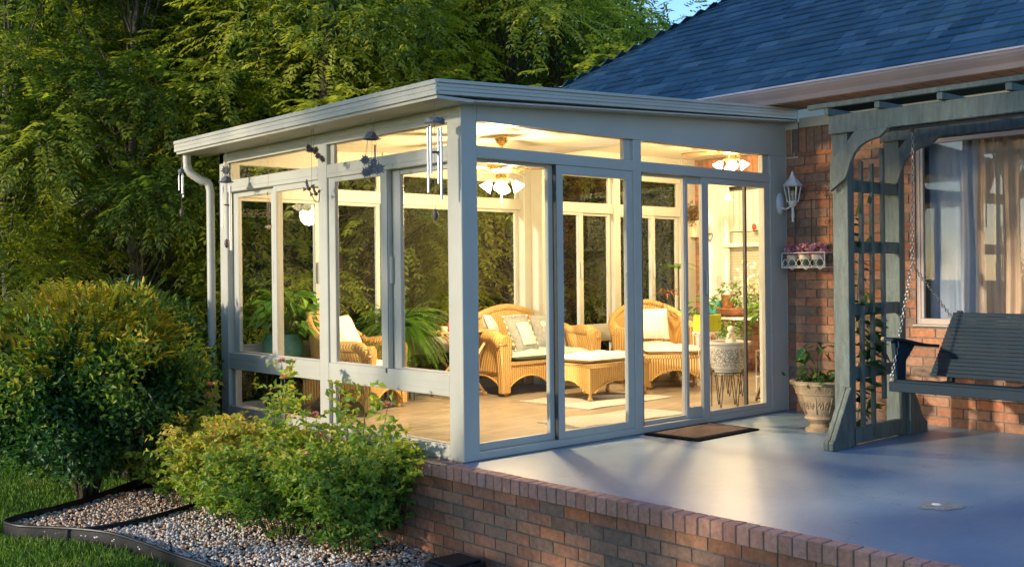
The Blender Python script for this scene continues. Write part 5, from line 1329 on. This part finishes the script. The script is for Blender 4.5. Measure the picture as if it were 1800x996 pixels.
# ------------------------------------------------------------------ rose bushes
def rose(label, c, rad, h, nst, seed, talls=(), lean=0, nflow=2, v0=.45):
    t = thing('rose_bush', label, 'rose bush', c, 0, 'rose bushes along the sunroom base'); r2 = random.Random(seed)
    P=[];D=[];Nn=[];V=[];Ls=[]; sm = MB(); fl=[]
    def leafset(p, d, size, v):
        # compound leaf of five leaflets
        s = d.cross(Vector((0,0,1))); s = s.normalized() if s.length > .1 else Vector((1,0,0))
        for (f, sd) in ((.35,1),(.35,-1),(.7,1),(.7,-1),(1,0)):
            q = p + d*size*1.6*f; P.append(q[:]); D.append((d*.55+s*sd*.9+Vector((r2.gauss(0,.25),r2.gauss(0,.25),r2.gauss(-.05,.45))))[:]); Nn.append((r2.gauss(0,.9),r2.gauss(0,.9),.8)); V.append(v+r2.gauss(0,.14)); Ls.append(size*r2.uniform(.8,1.15))
    def cane(p, d, L, n, size, v, flower=False, r0=.006, curl=.10):
        tr=[p.copy()]
        for i in range(n):
            p = p + d*(L/n); d = (d + Vector((r2.gauss(0,curl),r2.gauss(0,curl),r2.gauss(.01,.05)))).normalized(); tr.append(p.copy())
            if i > n*.12:
                for _ in range(2):
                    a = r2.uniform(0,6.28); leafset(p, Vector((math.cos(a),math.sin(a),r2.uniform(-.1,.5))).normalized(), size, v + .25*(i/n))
        sm.tube(tr, [r0*(1-.6*i/n) for i in range(n+1)], 5)
        if flower: fl.append(p.copy())
        return tr
    for k in range(nst):
        a = r2.uniform(0,6.28); q = r2.random()**.5; tgt = Vector((math.cos(a)*rad*q, math.sin(a)*rad*q, h*r2.uniform(.45,1.05)*(1-.2*q*q)))
        st = Vector((math.cos(a)*rad*.3*q, math.sin(a)*rad*.3*q, 0)); m = st.lerp(tgt,.5) + Vector((0,0,h*.12)); 
        sm.tube(spline([st[:],m[:],tgt[:]],3),[.0045-.0004*i for i in range(7)],5)
        for i in range(-3,7):
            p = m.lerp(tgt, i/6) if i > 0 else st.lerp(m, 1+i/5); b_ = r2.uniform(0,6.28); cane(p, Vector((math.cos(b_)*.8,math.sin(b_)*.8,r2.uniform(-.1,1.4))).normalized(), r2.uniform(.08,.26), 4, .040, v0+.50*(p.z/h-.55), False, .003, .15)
    for (dx,dy,l,fw_) in talls:
        cane(Vector((dx*.6,dy*.6,h*.55)), Vector((dx*.35,dy*.35,1)).normalized(), l, int(l/.06), .052, v0+.05, fw_, .0055, .05)
    n = len(P); Ls = np.array(Ls); leaf_mesh('foliage', np.array(P), np.array(D), np.array(Nn), Ls*1.2, Ls*.70, np.array(V), M['leaf_rose'], t, .2)
    sm.build('canes', M['stem'], t, smooth=True)
    for k in range(nflow):
        a = r2.uniform(0,6.28); fl.append(Vector((math.cos(a)*rad*.7, math.sin(a)*rad*.7, h*r2.uniform(.8,1.0))))
    for p in fl:
        n=34; q = rdir(n); q[:,2] = np.abs(q[:,2])*.9+.1; Pp = q*.012+np.array(p); leaf_mesh('flower', Pp, q+[0,0,.3], np.cross(q,[0,0,1.]), .024,.022, rng.random(n), M['petal'], t, .2)
    return t
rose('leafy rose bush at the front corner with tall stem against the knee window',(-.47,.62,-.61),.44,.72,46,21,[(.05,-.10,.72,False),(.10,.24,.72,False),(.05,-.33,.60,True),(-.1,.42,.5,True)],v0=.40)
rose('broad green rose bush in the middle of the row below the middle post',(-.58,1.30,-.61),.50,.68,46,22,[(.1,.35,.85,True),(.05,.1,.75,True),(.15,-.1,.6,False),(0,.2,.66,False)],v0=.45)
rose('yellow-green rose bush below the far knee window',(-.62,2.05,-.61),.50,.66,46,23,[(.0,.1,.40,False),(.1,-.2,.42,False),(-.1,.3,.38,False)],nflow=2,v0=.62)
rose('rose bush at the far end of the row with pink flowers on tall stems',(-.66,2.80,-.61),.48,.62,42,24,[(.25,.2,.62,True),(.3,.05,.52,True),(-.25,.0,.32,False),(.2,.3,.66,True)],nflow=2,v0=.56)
t = tag(leaf_mesh('leaf_litter', np.stack([rng.normal(-.42,.16,700), rng.uniform(.2,3,700), rng.uniform(-.60,-.585,700)],1), rdir(700)*[1,1,.2], [0,0,1]+rdir(700)*.3, .035,.02, rng.random(700), leaf_mat('dry_leaf',[(0,(.10,.05,.02)),(1,(.26,.15,.05))],.1)), 'dry brown leaf litter under the rose bushes','leaf litter',kind='stuff')

# ------------------------------------------------------------------ trees
def tree(label, c, h, rad, seed, ncl=46, nsp=34, zlow=.12, ll=.092, lw=.038, m='leaf_tree', bark='bark', v0=.5, nm='tree', tr=.11, lean=(0,0), group='trees at the edge of the wood behind the sunroom'):
    t = thing(nm, label, 'tree', c, 0, group); r_ = np.random.default_rng(seed); r2 = random.Random(seed)
    u = r_.random(ncl); z = h*(zlow + (1-zlow)*u); prof = np.sin(np.pi*np.clip((u*.86+.14),0,1))**.55
    a = r_.uniform(0, 2*math.pi, ncl); q = r_.uniform(.35,1,ncl)**.6*rad*prof
    cc = np.stack([q*np.cos(a)+lean[0]*z/h, q*np.sin(a)+lean[1]*z/h, z], 1)
    b = MB(); top = Vector((lean[0]*.8,lean[1]*.8,h*.9)); tk = [Vector((0,0,-.1)), Vector((lean[0]*.2+r2.uniform(-.1,.1),lean[1]*.2,h*.25)), Vector((lean[0]*.45+r2.uniform(-.15,.15),lean[1]*.5,h*.55)), top]
    sp = spline([p[:] for p in tk], 6); b.tube(sp, [tr*(1-.8*i/len(sp)) for i in range(len(sp))], 9)
    for k in range(ncl):
        e = Vector(cc[k]); f = max(0.05, min(.85,(e.z/h)-.10*r2.uniform(.6,1.8))); j = sp[int(f*(len(sp)-1))]
        mid = j.lerp(e,.5) + Vector((r2.gauss(0,.08),r2.gauss(0,.08),.10+.10*rad*.3)); b.tube(spline([j[:],mid[:],e[:]],3), [.020*(tr/.11)*(1-.13*i) for i in range(7)], 5)
    b.build('trunk', M[bark], t, smooth=True)
    n = ncl*nsp; k = np.repeat(np.arange(ncl), nsp); d = unit(r_.normal(size=(n,3))*[1,1,.6]); cr = r_.uniform(.30,.62,ncl)[k]*rad/2.0
    C = cc[k] + d*(r_.random((n,1))**.5)*cr[:,None]; outw = unit(np.stack([C[:,0],C[:,1],np.zeros(n)],1)); A = d*.7 + outw*.6 + r_.normal(size=(n,3))*.2 - [0,0,.10]
    P, D, Nn, V = sprays(C, A, .40, 7, ll, lw, .30)
    cv = np.tile(r_.normal(0,.16,ncl)[k], 15)
    leaf_mesh('crown', P, D, Nn, r_.uniform(.75,1.2,len(P))*ll, lw, v0 + .35*(V-.5) + cv + r_.normal(0,.08,len(P)), M[m], t, .15)
    return t
T = []
T.append(tree('pale-barked young tree leaning over the lawn left of the sunroom',(-.1,9.0,-.6),6.9,2.3,31,74,60,.06,v0=.62,bark='bark_pale'))
T.append(tree('slim tree with drooping yellow-green sprays behind the round bush',(1.2,8.2,-.6),6.6,2.1,32,66,60,.20,v0=.60,bark='bark_pale'))
T.append(tree('tree with bright yellow-green crown above the gutter corner',(3.4,7.2,-.6),6.6,2.4,33,70,60,.20,v0=.98))
T.append(tree('broad light green tree rising behind the middle of the sunroom roof',(6.0,6.3,-.6),6.8,2.5,34,70,60,.24,v0=1.0))
T.append(tree('light green tree beside the tip of the hip roof',(9.0,6.2,-.6),6.0,2.4,35,60,56,.22,v0=.84))
T.append(tree('dark leafy tree behind the mulch path, taller than the pale-barked one',(1.0,11.8,-.6),7.6,2.6,36,74,60,.05,v0=.50))
src = T[:]
far = [(3.4,10.6,1,2.4,'tall tree deep in the wood behind the slim tree'),(5.6,10.0,0,4.1,'tree deep in the wood seen through the fern window'),(7.6,9.4,5,1.3,'tree deep in the wood above the middle of the roof'),(10.2,9.4,2,5.2,'tree deep in the wood behind the loveseat window'),(12.4,8.3,3,3.3,'tree deep in the wood near the roof hip'),(1.6,15.2,3,1.9,'tree at the very back of the wood behind the lawn'),(4.6,14.6,0,2.7,'back tree behind the gutter elbow'),(8.0,13.6,2,5.9,'back tree above the gutter line'),(11.5,13.0,5,3.9,'back tree above the roof middle'),(15.2,11.4,2,4.6,'back tree to the right of the last window')]
def dup_tree(s, loc, rz, label, sc_):
    if loc[0] > 12: sc_ *= .78
    o = dup(s, loc, rz, label); o.scale = (sc_,)*3; return o
for (x,y,k,rz,lb) in far: dup_tree(src[k], (x,y,-.6), rz, lb, 1.15 if y < 12 else 1.4)
# thick trunks seen through the windows
for (x,y,r_,lb) in ((7.15,6.35,.17,'thick ivy-clad trunk seen between the loveseat and the armchair windows'),(2.75,5.9,.10,'straight grey trunk seen beside the folding table')):
    t = thing('tree', lb, 'tree', (x,y,-.6), 0, 'trunks close behind the back windows'); b = MB(); p = spline([(0,0,0),(.06,.0,1.5),(-.1,.1,3.5),(.1,0,6.5)],8); b.tube(p,[r_*(1.35-.8*i/len(p)+.07*math.sin(i*1.7)) for i in range(len(p))],14); b.build('trunk', M['bark'], t, smooth=True)
    n = 5200; zz = rng.uniform(4.5,7.4,n); aa = rng.uniform(0,6.28,n); q = rng.random(n)**.5*1.4
    leaf_mesh('crown', np.stack([q*np.cos(aa),q*np.sin(aa),zz],1), rdir(n)-[0,0,.3], rdir(n)+[0,0,1], .11,.045, .4+rng.normal(0,.2,n), M['leaf_tree'], t)
# unseen trees added left of the view to shade roof and patio
def shade_tree(label, x, y, h, rad, zlow, seed, nsp=34, ncl=60):
    return tree(label,(x,y,-.6),h,rad,seed,ncl,nsp,zlow,v0=.5,ll=.13,lw=.055,group='unseen trees added left of the garden for shade')
shade_tree('unseen tall tree added to shade the roof, well left of the planting bed',-9.5,3.6,12.5,3.6,.50,51,60,110)
shade_tree('second unseen tall tree added to shade the roof, farther from the planting bed',-10.5,-1.5,12.0,3.4,.46,52,60,110)
bush('shade_shrub','unseen tall shrub added to shade the patio, nearer the bed',(-6.0,.7,-.63),1.2,2.9,M['leaf_dark'],9000,.12,.055,6,41,.1)  # unseen shrubs added to keep low sun off the patio and brick wall
bush('shade_shrub','unseen tall shrub added to shade the patio, farther from the bed',(-6.6,-1.7,-.63),1.4,3.1,M['leaf_dark'],11000,.12,.055,6,42,.1)
# understorey and far wood, one mass each
def mass(name, label, n, fx, m, L, W, v0):
    P = fx(n); tag(leaf_mesh(name, P, rdir(n)+[0,0,-.15], rdir(n)+[0,0,.8], rng.uniform(.7,1.3,n)*L, W, v0+rng.normal(0,.2,n), m), label, name.replace('_',' '), kind='stuff')
def und(n):
    s = rng.random(n); x = -1.5+20*s; y = 9.4-2.6*s+rng.uniform(-.8,1.6,n); hmax = 1.1+1.0*np.array([abs(smooth_noise(a,b,.8,3)) for a, b in zip(x, y)])*2
    return np.stack([x, y+1.0*(x<0), -.6+hmax*rng.random(n)**.7], 1)
mass('undergrowth','dark leafy undergrowth along the foot of the wood',60000,und,M['leaf_dark'],.12,.055,.05)
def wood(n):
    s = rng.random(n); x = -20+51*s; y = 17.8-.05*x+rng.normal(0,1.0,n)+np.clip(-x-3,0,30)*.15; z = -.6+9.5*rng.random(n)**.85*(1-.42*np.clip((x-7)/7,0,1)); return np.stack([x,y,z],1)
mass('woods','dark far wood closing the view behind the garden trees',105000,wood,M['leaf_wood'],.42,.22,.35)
b = MB(); b.add([(-30,19.5,-1),(34,18,-1),(34,18,9.5),(20,18,10.5),(0,19.5,13),(-30,19.5,13)],[(0,1,2,3,4,5)]) if False else None

# ------------------------------------------------------------------ camera
cam = bpy.data.cameras.new('camera'); co = bpy.data.objects.new('camera', cam); COL.objects.link(co); sc.camera = co
Fpx, YAW, ROLL, SY = 1845.95, 0.7280018, 0.01077047, -15.146
cam.sensor_width = 36; cam.lens = 36*Fpx/1800; cam.clip_end = 600; cam.clip_start = .05
fwv = Vector((math.sin(YAW), math.cos(YAW), 0)); rt = Vector((math.cos(YAW), -math.sin(YAW), 0)); upv = Vector((0,0,1))
c_, s_ = math.cos(ROLL), math.sin(ROLL)
# picture axes in the world: u grows along c*right - s*... , v downwards
camx = rt*c_ - upv*s_ ; camy = rt*s_ + upv*c_
Mx = Matrix((camx, camy, -fwv)).transposed().to_4x4(); Mx.translation = (-4.35199578, -5.37497845, 1.23595428)
co.matrix_world = Mx
cam.shift_y = SY/1800*1.0*1.0
# ------------------------------------------------------------------ light
w = bpy.data.worlds.new('World'); sc.world = w; w.use_nodes = True; nt = w.node_tree; bg = nt.nodes['Background']
sky = nt.nodes.new('ShaderNodeTexSky'); sky.sky_type = 'NISHITA'; sky.sun_disc = False
S = Vector((-.90,.26,.235)).normalized()
el = math.asin(S.z); az = math.atan2(S.x, S.y)
sky.sun_elevation = el; sky.sun_rotation = az; sky.air_density = 1.0; sky.ozone_density = 3.0; sky.dust_density = .3
tn = nt.nodes.new('ShaderNodeMix'); tn.data_type = 'RGBA'; tn.blend_type = 'MULTIPLY'; tn.inputs[0].default_value = 1; tn.inputs[7].default_value = (.87,.97,1.15,1); nt.links.new(sky.outputs[0], tn.inputs[6]); nt.links.new(tn.outputs[2], bg.inputs[0]); bg.inputs[1].default_value = .15
sl = bpy.data.lights.new('sun', 'SUN'); sl.energy = 2.05; sl.angle = R(2.0); sl.color = (1,.87,.66)
so = bpy.data.objects.new('sun', sl); COL.objects.link(so); so.rotation_euler = (-S).to_track_quat('-Z','Y').to_euler()
vs_ = sc.view_settings; vs_.view_transform = 'Standard'; vs_.look = 'None'; vs_.exposure = 1.22; vs_.gamma = 1
sc.cycles.max_bounces = 10; sc.cycles.transparent_max_bounces = 24; sc.cycles.diffuse_bounces = 4; sc.cycles.glossy_bounces = 4; sc.cycles.transmission_bounces = 4
sc.cycles.sample_clamp_indirect = 6; sc.cycles.caustics_reflective = False; sc.cycles.caustics_refractive = False
try: sc.cycles.use_denoising = True
except Exception: pass
